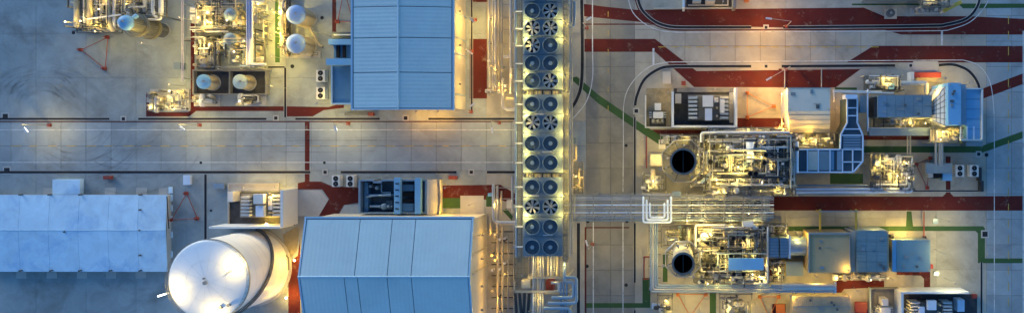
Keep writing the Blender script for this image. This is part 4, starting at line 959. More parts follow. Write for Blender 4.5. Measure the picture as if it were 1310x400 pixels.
# ---- upper left process area
q1 = module('pump skid at the road, on a red-bordered pad', 192, 114, 242, 142, .4, 41, pipes=13, vessels=5, valves=16, boxes=3, lamps=4, watts=55, zs=(.6, 1.0, 1.6))
q2 = module('left pump set in front of the two small tanks', 248, 121, 281, 136, .4, 42, pipes=7, vessels=2, valves=8, boxes=1, lamps=2, watts=45, zs=(.6, 1.0, 1.4))
q3 = module('right pump set in front of the two small tanks', 306, 121, 340, 136, .4, 43, pipes=7, vessels=2, valves=8, boxes=1, lamps=2, watts=45, zs=(.6, 1.0, 1.4))
q4 = module('yellow-lit dosing plant at the top edge, left of the green path', 250, -12, 316, 44, 2.6, 44, pipes=55, vessels=5, valves=46, boxes=8, lamps=6, watts=60, dens=.12)
q5 = module('dark process frame between the dosing plant and the two small tanks', 278, 50, 338, 88, 3.2, 45, pipes=16, vessels=3, valves=14, boxes=4, lamps=3, watts=25, dens=.25, mats=('cream', 'galv', 'steel_mid', 'blue_pipe'))
q6 = module('lit valve rows right of the lavender pipes at the top edge', 322, -12, 345, 86, 1.5, 46, pipes=10, vessels=4, valves=16, boxes=6, lamps=4, watts=60, deck=False)
for x in (316.5, 319.5, 322.5): mb = MB(); mb.ptube([(x, -12, 6), (x, 83, 6)], .26, 8); mb.build('pipe', 'lavender', q5)
for y in range(-8, 84, 9): bar(q5, 'sleeper', 'galv', 314.5, y, 324.5, y, 5.7, .2, .2)
mb = MB(); mb.ptube([(321, 50, 6.3), (321, 82, 6.3), (340, 82.5, 6.3)], .28, 8, .6); mb.build('pipe', 'white_steel', q5)
mb = MB(); mb.ptube([(262, 10, 4), (262, 40.5, 4), (292, 40.5, 4)], .22, 8, .6); mb.build('pipe', 'white_steel', q4)
for y in (9, 19): mb = MB(); mb.tbox(243, y, 256, y+7, 3.2); mb.build('cabinet', 'white_steel', q4)
for y in (35, 38): mb = MB(); mb.ptube([(243, y, 2.6), (292, y, 2.6)], .16, 8); mb.build('pipe', 'white_steel', q4)
q7 = module('first piping tower from the left at the top edge', 97, -15, 124, 36, 5, 47, pipes=24, vessels=2, valves=10, boxes=2, lamps=3, watts=60, dens=.12)
q8 = module('second piping tower from the left at the top edge', 129, -15, 152, 36, 5, 48, pipes=24, vessels=2, valves=10, boxes=2, lamps=3, watts=60, dens=.12)
q9 = module('wide piping tower above the blue-topped tall vessel', 156, -15, 212, 22, 5, 49, pipes=44, vessels=4, valves=16, boxes=4, lamps=4, watts=60, dens=.15)
for q, xs_ in ((q7, (98, 108, 114)), (q8, (139, 146)), (q9, (157, 172, 196, 206))):
    for x in xs_:
        ln = rnd.uniform(28, 40) if q is not q9 else rnd.uniform(14, 24); mb = MB(); mb.ptube([(x, -15, 7), (x, ln*.7, 7), (x+rnd.choice((0, 6)), ln, 5.5)], rnd.choice((.3, .4, .55)), 9, .5); mb.build('pipe', rnd.choice(('white_steel', 'cream')), q)
mb = MB(); mb.ptube([(112, 24.5, 7.5), (155, 19, 7.5)], .2, 8); mb.build('pipe', 'white_steel', q8)
mb = MB(); mb.ptube([(190, 25, 6), (206, 25, 6), (206, 14, 6)], .3, 8, .6); mb.build('pipe', 'white_steel', q9)
ct = thing('cable_tray', 'thin pale raised cable tray running down beside the dark red path', 'cable tray', 233, 50)
for x in (232, 234): bar(ct, 'tray_rail', 'lavender', x, -12, x, 104, 3.4, .12, .2)
for y in range(-10, 104, 6): bar(ct, 'rung', 'lavender', 232, y, 234, y, 3.3, .12, .1)
for y in (5, 50, 100): post(ct, 233, y, 3.2, .16)
mb = MB(); mb.tbox(222, 80, 230, 88, 2); mb.build('cabinet', 'blue_grey', ct)
tv = vtank('tall grey vessel with a bright blue domed top at the upper left', 'vessel', 161.5, 29.5, 9.8, 11.6, 'steel_mid', 'blue_bright', 1.5)
x, y = tv.location.x, tv.location.y
for z in (4, 8):
    mb = MB(); mb.ring(x, y, z, z+.1, 1.9, 2.9, 24); mb.build('platform', 'grating', tv)
    mb = MB(); mb.tube([(x+2.9*math.cos(2*math.pi*i/24), y+2.9*math.sin(2*math.pi*i/24), z+1.1) for i in range(25)], .05, 5); mb.build('handrail', 'steel_dark', tv)
mb = MB(); mb.ptube([(175, 20, 10), (168, 26, 11.2)], .5, 10); mb.build('pipe', 'blue_bright', tv)
for px, py, wt, hh in ((346, 12, 620, 6), (346, 45, 620, 6), (347, 72, 300, 6), (255, 55, 170, 6), (228, 22, 420, 10), (400, 40, 320, 9), (180, 55, 300, 10), (120, 40, 240, 9), (405, 132, 240, 6), (300, 75, 260, 9), (345, 110, 220, 7), (215, 108, 160, 6)): lamp_on(q6, px, py, hh, wt, 0, (1, .84, .44))  # lamp posts mostly added to spread warm light over the open yard
q11 = module('fine pipe runs between the dosing plant and the dark red path', 251, 46, 280, 87, 1.2, 91, pipes=26, vessels=2, valves=18, boxes=3, lamps=2, watts=30, dens=.15, rails=False, cols=False)
q12 = module('fine pipe runs left of the two blue-domed tanks', 360, -12, 370, 70, 1.2, 92, pipes=26, vessels=0, valves=22, boxes=2, lamps=2, watts=40, dens=.1, rails=False, cols=False, mats=('lavender', 'cream', 'steel_mid'))
q13 = module('small pipe stands below the piping towers, upper left', 97, 30, 155, 42, 1.5, 93, pipes=16, vessels=1, valves=16, boxes=2, lamps=1, watts=40, dens=.1, rails=False, cols=False)
bd = thing('tank_bund', 'dark-floored bund with low walls around two small tanks', 'bund', 293, 107)
mb = MB(); mb.tbox(247, 90, 340, 120.5, .12); mb.build('floor', 'gravel', bd)
for r_ in ((246, 89, 341, 91), (246, 119.5, 341, 121.2), (246, 91, 248, 119.5), (339, 91, 341, 119.5), (292.5, 91, 294.3, 119.5)):
    mb = MB(); mb.tbox(*r_, 1.3); mb.build('bund_wall', 'concrete_dark', bd)
vtank('small cream tank with blue roof, left one inside the bund', 'tank', 260.5, 104.5, 9.2, 3.6, 'cream', 'blue_bright', .5, 'bund tanks')
vtank('small cream tank with grey-green roof, right one inside the bund', 'tank', 307, 104.5, 9.2, 3.6, 'cream', 'grey_green', .5, 'bund tanks')
vtank('upper of two blue-domed tanks by the green path', 'tank', 378.5, 19, 12.3, 5, 'cream', 'dome_blue', .9, 'domed tanks')
vtank('lower of two blue-domed tanks by the green path', 'tank', 378.5, 56, 12.3, 5, 'cream', 'dome_blue', .9, 'domed tanks')
vtank('upper grey-blue topped vessel in the dosing plant', 'vessel', 294.5, 19, 8, 5, 'cream', 'blue_grey', .9, 'dosing vessels')
vtank('lower grey-blue topped vessel in the dosing plant', 'vessel', 294.5, 50, 8, 5, 'cream', 'blue_grey', .9, 'dosing vessels')
q10 = module('dark small pipework around the two blue-domed tanks', 366, 66, 410, 74, .4, 50, pipes=5, vessels=1, valves=8, boxes=1, lamps=0, zs=(.5, .8), mats=('steel_mid', 'cream'))
mb = MB(); mb.ptube([(388, 29, .6), (396, 34, .6), (408, 58, .6), (413, 60, .6)], .3, 8, 1); mb.build('pipe', 'cream', q10)
for x in (363, 366): mb = MB(); mb.ptube([(x, -12, 1.0), (x, 70, 1.0)], .22, 8); mb.build('pipe', 'lavender', q10)
# ================================================================ TRANSFORMERS
def fins(root, x0, y0, x1, y1, h, n, m='radiator'):
    for k in range(n):
        yy = y0 + (y1-y0)*(k+.5)/n; mb = MB(); mb.tbox(x0, yy-(y1-y0)/n*.28, x1, yy+(y1-y0)/n*.28, h, .9); mb.build('radiator_fin', m, root)
def transformer(label, px, py, parts, lf, rf, n=6, h=4.2):
    t_ = thing('transformer', label, 'transformer', px, py)
    X0, X1, Y0, Y1 = lf[2]-1, rf[0]+1, min(lf[1], rf[1])+1, max(lf[3], rf[3])-1
    mb = MB(); mb.tbox(lf[0]-1, Y0-2, rf[2]+1, Y1+2, .5); mb.build('plinth', 'concrete_dark', t_)
    mb = MB(); mb.tbox(X0+2, Y0, X1-2, Y1, 3.0, .5); mb.build('tank', 'steel_mid', t_)
    for q in (lf, rf):
        fins(t_, *q, h, n)
        for yy in (q[1]+1, q[3]-1): bar(t_, 'radiator_header', 'radiator', X0 if q is lf else q[0], yy, q[2] if q is lf else X1, yy, 3.4, .25, .25)
    for (a, b, c, d_, hh, m) in parts:
        mb = MB(); mb.tbox(a, b, c, d_, hh, hh-1.1); v = mb.build('conservator', m, t_)
        mb = MB(); x, y = W((a+c)/2, (b+d_)/2, hh); mb.cyl(x, y, 2.9, hh-1.1, .25, 8); mb.build('support', 'steel_mid', v)
    for k in range(3):
        x, y = W(X1-5, Y0+4+k*(Y1-Y0-8)/2, 4.5); mb = MB()
        for j in range(5): mb.cyl(x, y, 2.9+j*.36, 3.2+j*.36, .34-.03*j, 10, .2)
        mb.build('bushing', 'cream', t_)
    return t_
def bay(label, floor, walls, m='gravel', kerb=None):
    b_ = thing('transformer_bay', label, 'wall', (floor[0]+floor[2])/2, (floor[1]+floor[3])/2)
    mb = MB(); mb.tbox(*floor, .1); mb.build('gravel_floor', m, b_)
    for (a, b, c, d_, h, m_) in walls: mb = MB(); mb.tbox(a, b, c, d_, h); mb.build('fire_wall', m_, b_)
    if kerb:
        for q in kerb: mb = MB(); mb.tbox(*q, .5); mb.build('kerb', 'concrete', b_)
    return b_
fw = 'wall_plaster'
y1 = bay('walled transformer bay above the big white tank', (293, 246, 377, 288), [(358.5, 243, 362, 290, 6.6, fw), (267, 289.5, 358.3, 292, 6.0, fw)], 'gravel', [(291, 234, 357, 235.5), (291, 235.5, 292.5, 290), (292.5, 242.5, 357, 244)])
mb = MB(); mb.tbox(292.6, 235.6, 357, 242.4, .25); mb.build('lit_strip', 'concrete', y1)
transformer('transformer with two radiator banks above the big white tank', 333, 262, [(324, 248, 337, 260.5, 5.2, 'white_steel'), (327, 263, 337, 277, 4.6, 'blue_white'), (343, 251, 348, 268, 4.4, 'white_steel')], (308, 250, 319, 277), (348.5, 248, 358, 277))
mb = MB(); mb.tbox(291, 245, 298, 258, 3); mb.build('cabinet', 'white_steel', y1)
for px, py, wt in ((343, 247, 200), (310, 240, 150), (352, 239, 130)): lamp_on(y1, px, py, 5.5, wt, 0, (1, .76, .42))
y2 = bay('white-walled transformer bay below the red band, left of the tripod barrier', (862, 113, 941, 161), [(859, 117, 862, 163, 5.6, fw), (862.2, 160.3, 943.3, 163, 5.6, fw), (940.5, 112, 943.3, 160, 5.6, fw)], 'gravel')
mb = MB(); mb.tbox(866, 112.5, 940, 118, .35); mb.build('kerb', 'concrete_dark', y2)
mb = MB(); mb.tbox(933, 118, 939, 157, .3); mb.build('kerb', 'concrete', y2)
transformer('transformer with two radiator banks inside the white-walled bay', 906, 138, [(899, 122, 912.5, 136.5, 5.2, 'white_steel'), (902, 138.5, 911, 154, 4.6, 'blue_white'), (914, 125, 919, 131, 4.6, 'white_steel'), (921, 127, 927, 144, 4.4, 'white_steel')], (881, 122.5, 892, 153), (921.5, 122.5, 932, 153))
mb = MB(); mb.tbox(863.5, 120, 871.5, 132, 3); mb.build('cabinet', 'grey_panel', y2)
lamp_on(y2, 936, 116, 5.5, 110, 0, (1, .74, .4)); lamp_on(y2, 915, 113.5, 5, 70, 0, (1, .74, .4))
def small_tx(label, px, py, s=1.0):
    t_ = thing('auxiliary_transformer', label, 'transformer', px, py)
    mb = MB(); mb.tbox(px-8, py-2, px+8, py+12, .4); mb.build('plinth', 'concrete_dark', t_)
    mb = MB(); mb.tbox(px-4, py-14, px+4, py-5, 3.4); mb.build('cable_box', 'white_steel', t_)
    mb = MB(); mb.tbox(px-6, py-3, px+7, py+5, 3.6, .5); mb.build('tank', 'white_steel', t_)
    for sx in (-9.5, 9):
        for k in range(3): mb = MB(); mb.tbox(px+sx-1.5, py-3+k*3, px+sx+1.5, py-1.6+k*3, 2.8, .8); mb.build('radiator_fin', 'radiator', t_)
    for sx in (-6, 0, 6): x, y = W(px+sx, py+8, 2); mb = MB(); mb.cyl(x, y, .4, 2.0, .4, 10, .25); mb.build('bushing', 'radiator', t_)
y2b = bay('small gravel bay with clipped corner left of the white-walled bay', (827, 113, 858.5, 162), [(826, 162.2, 859, 163.6, 1.2, fw), (825, 122, 826.5, 163.5, 1.2, fw)], 'gravel_tan')
mb = MB(); mb.tbox(831, 142, 852, 161, .16); mb.build('gravel_pit', 'gravel', y2b)
small_tx('small white transformer in the clipped-corner gravel bay', 841.5, 146)
lamp_on(y2b, 855, 118, 5, 70, 0, (1, .74, .4))
y3 = bay('walled transformer bay in the bottom right corner', (1156, 376, 1250, 410), [(1153, 373, 1156, 412, 5.6, fw), (1156.2, 373, 1240, 375.2, 5.6, fw)], 'gravel')
transformer('transformer with two radiator banks in the bottom right bay', 1192, 400, [(1187, 384, 1198, 396, 5.0, 'blue_white'), (1176, 392, 1183, 402, 4.4, 'blue_white')], (1165, 385, 1177, 415), (1207, 385, 1218, 415), 7)
mb = MB(); mb.tbox(1225, 383, 1234, 398, 3); mb.build('cabinet', 'blue_white', y3)
lamp_on(y3, 1159, 395, 5.5, 110, 0, (1, .72, .36))
y3b = bay('narrow gravel bay left of the bottom right transformer bay', (1114, 369, 1150, 410), [(1113, 368, 1114.5, 410, 1.4, 'grey_green'), (1114.5, 368, 1150, 369.2, 1.4, 'concrete_dark')], 'concrete_dark')
small_tx('small white transformer in the narrow gravel bay at the bottom', 1132.5, 396)
lamp_on(y3b, 1120, 400, 5, 60, 0, (1, .74, .4))
y4 = bay('transformer bay cut by the top edge above the red band', (878, -20, 936, 9), [(873, -20, 876, 10, 5, fw), (938, -20, 942, 9.5, 5, 'concrete_dark')], 'gravel', [(836, 10, 942, 11.2), (880, 6, 932, 7.5), (930.5, -20, 932, 6)])
fins(y4, 886, -18, 897, 3, 4, 4); mb = MB(); mb.tbox(903, -12, 915, 2, 5, 1); mb.build('tank', 'grey_panel', y4)
lamp_on(y4, 925, 2, 5, 80, 0, (1, .74, .4))
# ================================================================ AIR CONDITIONERS
def ac(label, px, py, wx=11, wy=15, h=2.0):
    t_ = thing('air_conditioner', label, 'air conditioner', px, py, 'outdoor air conditioners')
    mb = MB(); mb.tbox(px-wx/2, py-wy/2, px+wx/2, py+wy/2, h, .25); mb.build('casing', 'white_steel', t_)
    a = W(px-wx/2, py-wy/2, h); c = W(px+wx/2, py+wy/2, h)
    for X in (a[0]+.2, c[0]-.2):
        for Y in (a[1]-.2, c[1]+.2): mb = MB(); mb.cbox(X, Y, 0, .15, .15, .3); mb.build('foot', 'steel_mid', t_)
    for dy in (-wy*.24, wy*.24):
        x, y = W(px, py+dy, h); mb = MB(); mb.ring(x, y, h, h+.12, .52, .62, 20); f = mb.build('fan_ring', 'black', t_)
        mb = MB(); mb.cyl(x, y, h, h+.03, .52, 20); mb.build('fan_opening', 'black', f)
        mb = MB(); mb.cyl(x, y, h+.03, h+.1, .16, 10); mb.build('hub', 'steel_mid', f)
        for k in range(4): mb = MB(); make_blade(mb, x, y, h+.08, .5, k*math.pi/2+.4, .2, .02); mb.build('blade', 'steel_dark', f)
ac('upper of two white air conditioners by the blue annex', 410, 97); ac('lower of two white air conditioners by the blue annex', 410, 119)
ac('left of two white air conditioners beside the blue sunken plant', 429.5, 231.5, 10, 14.5); ac('right of two white air conditioners beside the blue sunken plant', 448, 231.5, 10, 14.5)
ac('left of two white air conditioners near the filter house', 1228, 218.5); ac('right of two white air conditioners near the filter house', 1246.5, 218.5)
# ================================================================ RED TRIANGULAR FRAMES
def tri(label, pts, m='red_steel', h=1.1):
    t_ = thing('triangular_frame', label, 'barrier', sum(p[0] for p in pts)/3, sum(p[1] for p in pts)/3, 'red triangular frames')
    for p in pts:
        x, y = W(*p); mb = MB(); mb.cbox(x, y, 0, .85, .85, .45); mb.cbox(x, y, .45, .3, .3, h-.3); mb.build('footing', m, t_)
    for i in range(3):
        p, q = pts[i], pts[(i+1) % 3]; mb = MB(); mb.ptube([(*p, h), (*q, h)], .09, 6); mb.ptube([(*p, .6), (*q, .6)], .06, 6); mb.build('rail', m, t_)
tri('red triangular frame below the piping towers, upper left', [(138, 48), (104, 64), (134.5, 88)])
tri('red triangular frame between the low basin and the transformer bay', [(239, 247), (219, 281), (252.5, 279)])
tri('red triangular frame half hidden behind the top hall', [(440, -12), (432, 28), (452, 28)])
tri('orange triangular frame on lit ground right of the white-walled bay', [(956, 119), (956, 150), (990, 136)], 'orange_paint')
tri('red triangular frame between the square skid and control cabin', [(1172, 210), (1190, 202), (1186, 240)])
tri('orange triangular frame below the lower stack', [(867, 376), (903, 376), (883, 404)], 'orange_paint')
tri('orange triangular frame left of the bottom grey roof', [(972, 379), (996, 379), (984, 406)], 'orange_paint')
# ================================================================ UPPER TURBINE UNIT
def poly_duct(label, poly, h, ribs, m, mr, name, cat, z0=1.5):
    t_ = thing(name, label, cat, sum(p[0] for p in poly)/len(poly), sum(p[1] for p in poly)/len(poly))
    mb = MB(); mb.prism([W(a, b, h) for a, b in poly], z0, h); mb.build('casing', m, t_)
    for i in range(len(poly)): bar(t_, 'edge_rib', mr, *poly[i], *poly[(i+1) % len(poly)], h+.35, .32, .5)
    for r_ in ribs: bar(t_, 'rib', mr, *r_, h+.3, .26, .35)
    for px, py in (poly[0], poly[len(poly)//2], poly[-1]): post(t_, px, py, z0, .4, 'steel_mid')
    return t_
du = poly_duct('blue ribbed exhaust duct bending down and left of the upper turbine', [(1020, 191), (1075, 191), (1076, 172), (1084, 157), (1084, 126), (1097, 126), (1097, 157), (1104, 173), (1104, 206), (1092, 220), (1020, 220)], 9,
    [(1033, 191, 1033, 219), (1047, 191, 1047, 219), (1062, 191, 1062, 219), (1078, 191, 1078, 219), (1091, 191, 1091, 220), (1077, 173, 1104, 173), (1077, 191, 1104, 191), (1078, 207, 1104, 207), (1080, 165, 1101, 165), (1084, 148, 1097, 148), (1084, 138, 1097, 138)], 'blue_dark', 'blue_white', 'exhaust_duct', 'duct')
for x0, x1, m_ in ((1034, 1046, 'grey_panel'), (1048, 1061, 'blue_grey'), (1063, 1067, 'blue_paint'), (1071, 1077, 'blue_pipe')): mb = MB(); mb.tbox(x0, 193, x1, 217.5, 9.25, 9); mb.build('top_panel', m_, du)
for k in range(5): mb = MB(); mb.tbox(1079+(k > 2)*0, 174.5+k*3.3, 1101, 176.6+k*3.3, 9.2, 9); mb.build('top_panel', 'blue_pipe', du)
mb = MB(); mb.tbox(1082, 121, 1097, 126, 10.5, 7); mb.build('end_box', 'blue_white', du)
mb = MB(); mb.ptube([(1019, 181, 10.5), (1019, 221, 10.5)], .5, 10); mb.build('expansion_joint', 'blue_white', du)
mb = MB(); mb.ptube([(1016.5, 213, 11), (1003, 222, 11)], .22, 8); mb.build('pipe', 'cream', du)
hd = thing('intake_hood', 'grey box hood with a sloping lit front between tripod barrier and blue duct', 'hood', 1035, 141)
a = W(1008, 112.5, 10); c = W(1062, 142, 10); e = W(1062, 170, 4.5); g_ = W(1010, 170, 4.5)
mb = MB(); V = [(a[0], a[1], 10), (c[0], a[1], 10), (c[0], c[1], 10), (a[0], c[1], 10), (e[0], e[1], 4.5), (g_[0], e[1], 4.5)]
lo = [(p[0], p[1], 1.0) for p in V]
mb.add(V + lo, [(3, 2, 1, 0), (5, 4, 2, 3), (6, 0, 1, 7), (0, 6, 9, 3), (3, 9, 11, 5), (1, 2, 8, 7), (2, 4, 10, 8), (5, 11, 10, 4)]); mb.build('casing', 'hood_grey', hd)
mb = MB(); mb.box(a[0]-.08, a[1]-.1, 9.85, c[0]+.08, a[1]+.08, 10.06); mb.build('roof_edge', 'galv', hd)
for px in (1010, 1060):
    for py in (115, 166): post(hd, px, py, 4, .35, 'steel_mid')
for k in range(4): bar(hd, 'rib', 'galv', 1009, 147+k*6, 1062, 147+k*6, 9.2-k*1.2, .1, .1)
mb = MB(); mb.ptube([(1004, 90, 3), (1004, 112, 6), (1000, 116, 7), (1000, 168, 7)], .14, 6); mb.build('conduit', 'galv', hd)
for x in (1004, 1051): mb = MB(); mb.ptube([(x, 88, 1), (x, 112, 1)], .16, 6); mb.build('drain_pipe', 'galv', hd)
lamp_on(hd, 1003, 158, 7.5, 420, 0, (1, .62, .22)); lamp_on(hd, 1000, 118, 7.5, 420, 0, (1, .62, .22)); lamp_on(hd, 1040, 178, 8, 160, 0, (1, .72, .34)); lamp_on(hd, 1068, 140, 7, 160, 0, (1, .66, .28))
def enclosure(label, x0, y0, x1, y1, h, nx, ny, m, px, py, first=None, z=0):
    t_ = thing('turbine_enclosure', label, 'enclosure', px, py)
    mb = MB(); mb.tbox(x0, y0, x1, y1, h-.15, z); mb.build('wall', 'blue_grey', t_)
    for i in range(nx):
        for j in range(ny):
            a = W(x0+(x1-x0)*i/nx+.15, y0+(y1-y0)*j/ny+.15, h); c = W(x0+(x1-x0)*(i+1)/nx-.15, y0+(y1-y0)*(j+1)/ny-.15, h)
            mb = MB(); mb.box(a[0], c[1], h-.15, c[0], a[1], h-.02*rnd.random()); mb.build('roof_panel', first if (first and i == 0) else m, t_)
    return t_
en = enclosure('long blue-grey panelled turbine enclosure left of the filter house', 1123, 121.5, 1192, 150, 8, 6, 2, 'blue_grey', 1158, 136, 'blue_pipe')
rail(en, [(1111, 150), (1111, 163.5), (1190, 163.5)], 6, 'blue_white')
mb = MB(); mb.tbox(1112, 164, 1192, 173.5, 5.5, 3.8); mb.build('side_duct', 'blue_grey', en)
mb = MB(); mb.tbox(1119, 124, 1122, 149, 7.2, 1); mb.build('end_flange', 'steel_dark', en)
mb = MB(); mb.tbox(1100, 122, 1110, 144, 6.5, 2); mb.build('gearbox_cover', 'blue_grey', en)
mb = MB(); mb.ptube([(1110, 114, 7), (1110, 168, 7)], .2, 6); mb.build('pipe', 'blue_white', en)
for k, y in enumerate((117, 119)): bar(en, 'roof_pipe', 'white_steel', 1066, y-1.5, 1128+k*15, y, 6.5+k, .3, .3)
bar(en, 'pipe_support', 'white_steel', 1067, 116, 1067, 130, 6, .3, .3)
for x in (1161, 1164.5): mb = MB(); mb.ptube([(x, 173, 4), (x, 199, 4)], .2, 8); mb.build('pipe', 'cream', en)
fh = thing('filter_house', 'bright blue two-step air filter house at the right end of the upper unit', 'filter house', 1225, 140)
p0, p1, p2, p3 = W(1192.5, 130, 7), W(1192.5, 154, 7), W(1213, 162, 11), W(1213, 107, 11)
V = [(p0[0], p0[1], 7), (p1[0], p1[1], 7), (p2[0], p2[1], 11), (p3[0], p3[1], 11)]; lo = [(v[0], v[1], 1.5) for v in V]
mb = MB(); mb.add(V+lo, [(0, 1, 2, 3), (4, 7, 6, 5), (0, 4, 5, 1), (1, 5, 6, 2), (2, 6, 7, 3), (3, 7, 4, 0)]); mb.build('transition', 'galv_pale', fh)
for k in range(1, 4):
    t = k/4; A = [V[0][i]+(V[3][i]-V[0][i])*t for i in range(3)]; B = [V[1][i]+(V[2][i]-V[1][i])*t for i in range(3)]
    mb = MB(); mb.tube([(A[0], A[1], A[2]+.06), (B[0], B[1], B[2]+.06)], .08, 5); mb.build('rib', 'steel_mid', fh)
for k in range(0, 7):
    t = k/6; A = [V[0][i]+(V[1][i]-V[0][i])*t for i in range(3)]; B = [V[3][i]+(V[2][i]-V[3][i])*t for i in range(3)]
    mb = MB(); mb.tube([(A[0], A[1], A[2]+.06), (B[0], B[1], B[2]+.06)], .08, 5); mb.build('rib', 'steel_mid', fh)
for k in range(2): mb = MB(); a = 106+k*27.2; mb.tbox(1213, a, 1229.5, a+27, 12, 1.5); mb.build('filter_box', 'blue_bright', fh)
mb = MB(); mb.tbox(1229.6, 108, 1236, 160, 10.6, 1.5); mb.build('filter_step', 'blue_pipe', fh)
mb = MB(); mb.tbox(1236.2, 114, 1254, 178, 9, 1.5); mb.build('lower_box', 'blue_bright', fh)
for k in range(1, 5): bar(fh, 'panel_seam', 'blue_paint', 1236.2, 114+k*12.8, 1254, 114+k*12.8, 9.05, .12, .1)
for k in range(3): bar(fh, 'panel_seam', 'blue_white', 1229+k*8.5, 162, 1229+k*8.5, 179, 9.1, .3, .12)
bar(fh, 'parapet', 'white_steel', 1236, 113.5, 1257, 113.5, 9.6, .3, .9); bar(fh, 'parapet', 'white_steel', 1256.8, 113.5, 1256.8, 179, 9.6, .35, .9); bar(fh, 'parapet', 'white_steel', 1230, 179, 1257, 179, 9.6, .35, .9)
mb = MB(); mb.tbox(1254.1, 115, 1255.8, 178, 8.8, 1.5); mb.build('wall_strip', 'steel_dark', fh)
mb = MB(); mb.tbox(1236, 181, 1257, 187, 3.5); mb.build('cabinet', 'blue_grey', fh); bar(fh, 'stair', 'yellow_steel', 1216, 181, 1230, 181, 5, .8, .3)
for px in (1216, 1250):
    for py in (118, 155): post(fh, px, py, 1.4, .5, 'steel_mid')
lamp_on(fh, 1240, 106, 7, 110, 0, (1, .82, .45)); lamp_on(fh, 1196, 116, 7, 130, 0, (1, .80, .38)); lamp_on(fh, 1210, 100, 6, 160, 0, (1, .76, .38))
cc = thing('control_cabin', 'grey flat-roofed control cabin left of two air conditioners', 'cabin', 1201, 219)
mb = MB(); mb.tbox(1185, 209, 1218, 221, 3.2); mb.build('body', 'grey_panel', cc)
mb = MB(); mb.tbox(1184.5, 208.5, 1201, 221.5, 3.3, 3.2); mb.build('roof_panel', 'blue_grey', cc); mb = MB(); mb.tbox(1201.3, 208.5, 1218.5, 221.5, 3.3, 3.2); mb.build('roof_panel', 'blue_grey', cc)
mb = MB(); mb.tbox(1206, 221.7, 1218, 231, 2.4); mb.build('porch', 'blue_bright', cc); mb = MB(); mb.tbox(1188, 221.7, 1194.5, 227, 2.2); mb.build('cabinet', 'white_steel', cc)
mb = MB(); mb.tbox(1195, 221.7, 1205, 228, 2.8); mb.build('doorway', 'black', cc)
rail(cc, [(1183, 206), (1183, 229), (1187, 229)], .1, 'cream')
gt = thing('barrier', 'dark stepped screen right of the two air conditioners near the filter house', 'screen', 1255, 228)
mb = MB(); mb.tbox(1252.5, 214, 1256, 231, 1.6); mb.tbox(1254.5, 231.2, 1258.5, 245, 1.6); mb.build('panel', 'steel_dark', gt)
rb = thing('equipment_cover', 'red box cover on the lit apron above the filter house', 'cover', 1184, 97)
mb = MB(); mb.tbox(1170, 92.5, 1204, 99, 1.6); mb.build('lid', 'red_bright', rb); mb = MB(); mb.tbox(1165, 92, 1169.5, 103, 2.6); mb.build('end_post', 'white_steel', rb)
mb = MB(); mb.tbox(1171, 99.2, 1204, 105, .7); mb.build('plinth', 'cream', rb)
# ================================================================ LOWER TURBINE UNIT
cy = thing('expansion_cylinder', 'shiny horizontal blue-grey cylinder with ribbed duct left of the grey box', 'duct', 1010, 317)
for x0, x1 in ((984, 996), (998, 1009)): mb = MB(); mb.tbox(x0, 304, x1, 329, 8, 1.5); v = mb.build('duct_section', 'blue_pipe', cy); [bar(cy, 'rib', 'blue_paint', x0, 305+k*4, x1, 305+k*4, 8.15, .1, .15) for k in range(7)]
bar(cy, 'flange', 'blue_white', 1010.5, 302, 1010.5, 330, 8.6, .35, 5)
xx, yy = W(1011, 316, 6.6); x2, _ = W(1033, 316, 6.6); mb = MB(); mb.tube([(xx, yy, 4.2), (xx+.8, yy, 4.2), (xx+1.8, yy, 4.2), (x2, yy, 4.2)], 2.35, 28); mb.build('cylinder', 'blue_pipe', cy)
for px in (986, 1030): post(cy, px, 316, 2, .6, 'concrete_dark')
lamp_on(cy, 1024, 302, 8, 60, 0)
sb = thing('equipment_box', 'small blue-grey roofed box below the shiny cylinder', 'cabin', 1015, 343)
mb = MB(); mb.tbox(1003.5, 334, 1027, 352, 3.8); mb.build('body', 'cream', sb); mb = MB(); mb.tbox(1005.5, 335, 1027.5, 352.5, 4.0, 3.8); mb.build('roof', 'blue_grey', sb); mb = MB(); mb.tbox(1003, 334, 1005.2, 352, 4, 0); mb.build('side_rail', 'yellow_steel', sb)
gb = thing('intake_hood', 'large plain grey-brown box in the lower unit, under yellow beams', 'hood', 1062, 323)
mb = MB(); mb.tbox(1035.5, 298.5, 1088, 348.5, 9.5, 1); mb.build('casing', 'brown_panel', gb)
for q in ((1034.5, 297.5, 1088, 299.5), (1034.5, 299.6, 1036, 349)): mb = MB(); mb.tbox(*q, 9.9, 8.8); mb.build('parapet', 'galv', gb)
mb = MB(); mb.tbox(1086.8, 299.6, 1088, 349, 9.8, 8.8); mb.build('parapet', 'galv', gb)
lamp_on(gb, 1085, 345, 11, 55, 9.4); lamp_on(gb, 1045, 354, 7, 160, 0); lamp_on(gb, 1012, 378, 6, 200, 0, (1, .80, .4)); lamp_on(gb, 1098, 372, 6, 240, 0, (1, .70, .3)); lamp_on(gb, 968, 392, 6, 200, 0, (1, .80, .4)); lamp_on(gb, 1020, 297, 6, 120, 0, (1, .84, .5))
en2 = enclosure('blue ribbed turbine enclosure right of the grey-brown box', 1095.5, 294.5, 1135, 347.5, 8, 3, 4, 'teal_rib', 1115, 321)
mb = MB(); mb.tbox(1089, 295.5, 1095, 347, 7, 0); mb.build('end_wall', 'grey_panel', en2); mb = MB(); mb.tbox(1135.2, 295.5, 1137, 347, 6, 0); mb.build('end_wall', 'cream', en2)
mb = MB(); mb.tbox(1140.5, 301, 1143.5, 346, 3, 0); mb.build('pipe_box', 'steel_dark', en2)
en3 = thing('enclosure_box', 'flat teal-blue roofed box at the right end of the lower unit', 'enclosure', 1166, 327)
mb = MB(); mb.tbox(1142, 307, 1190, 347, 5.5, 0); mb.build('wall', 'blue_grey', en3)
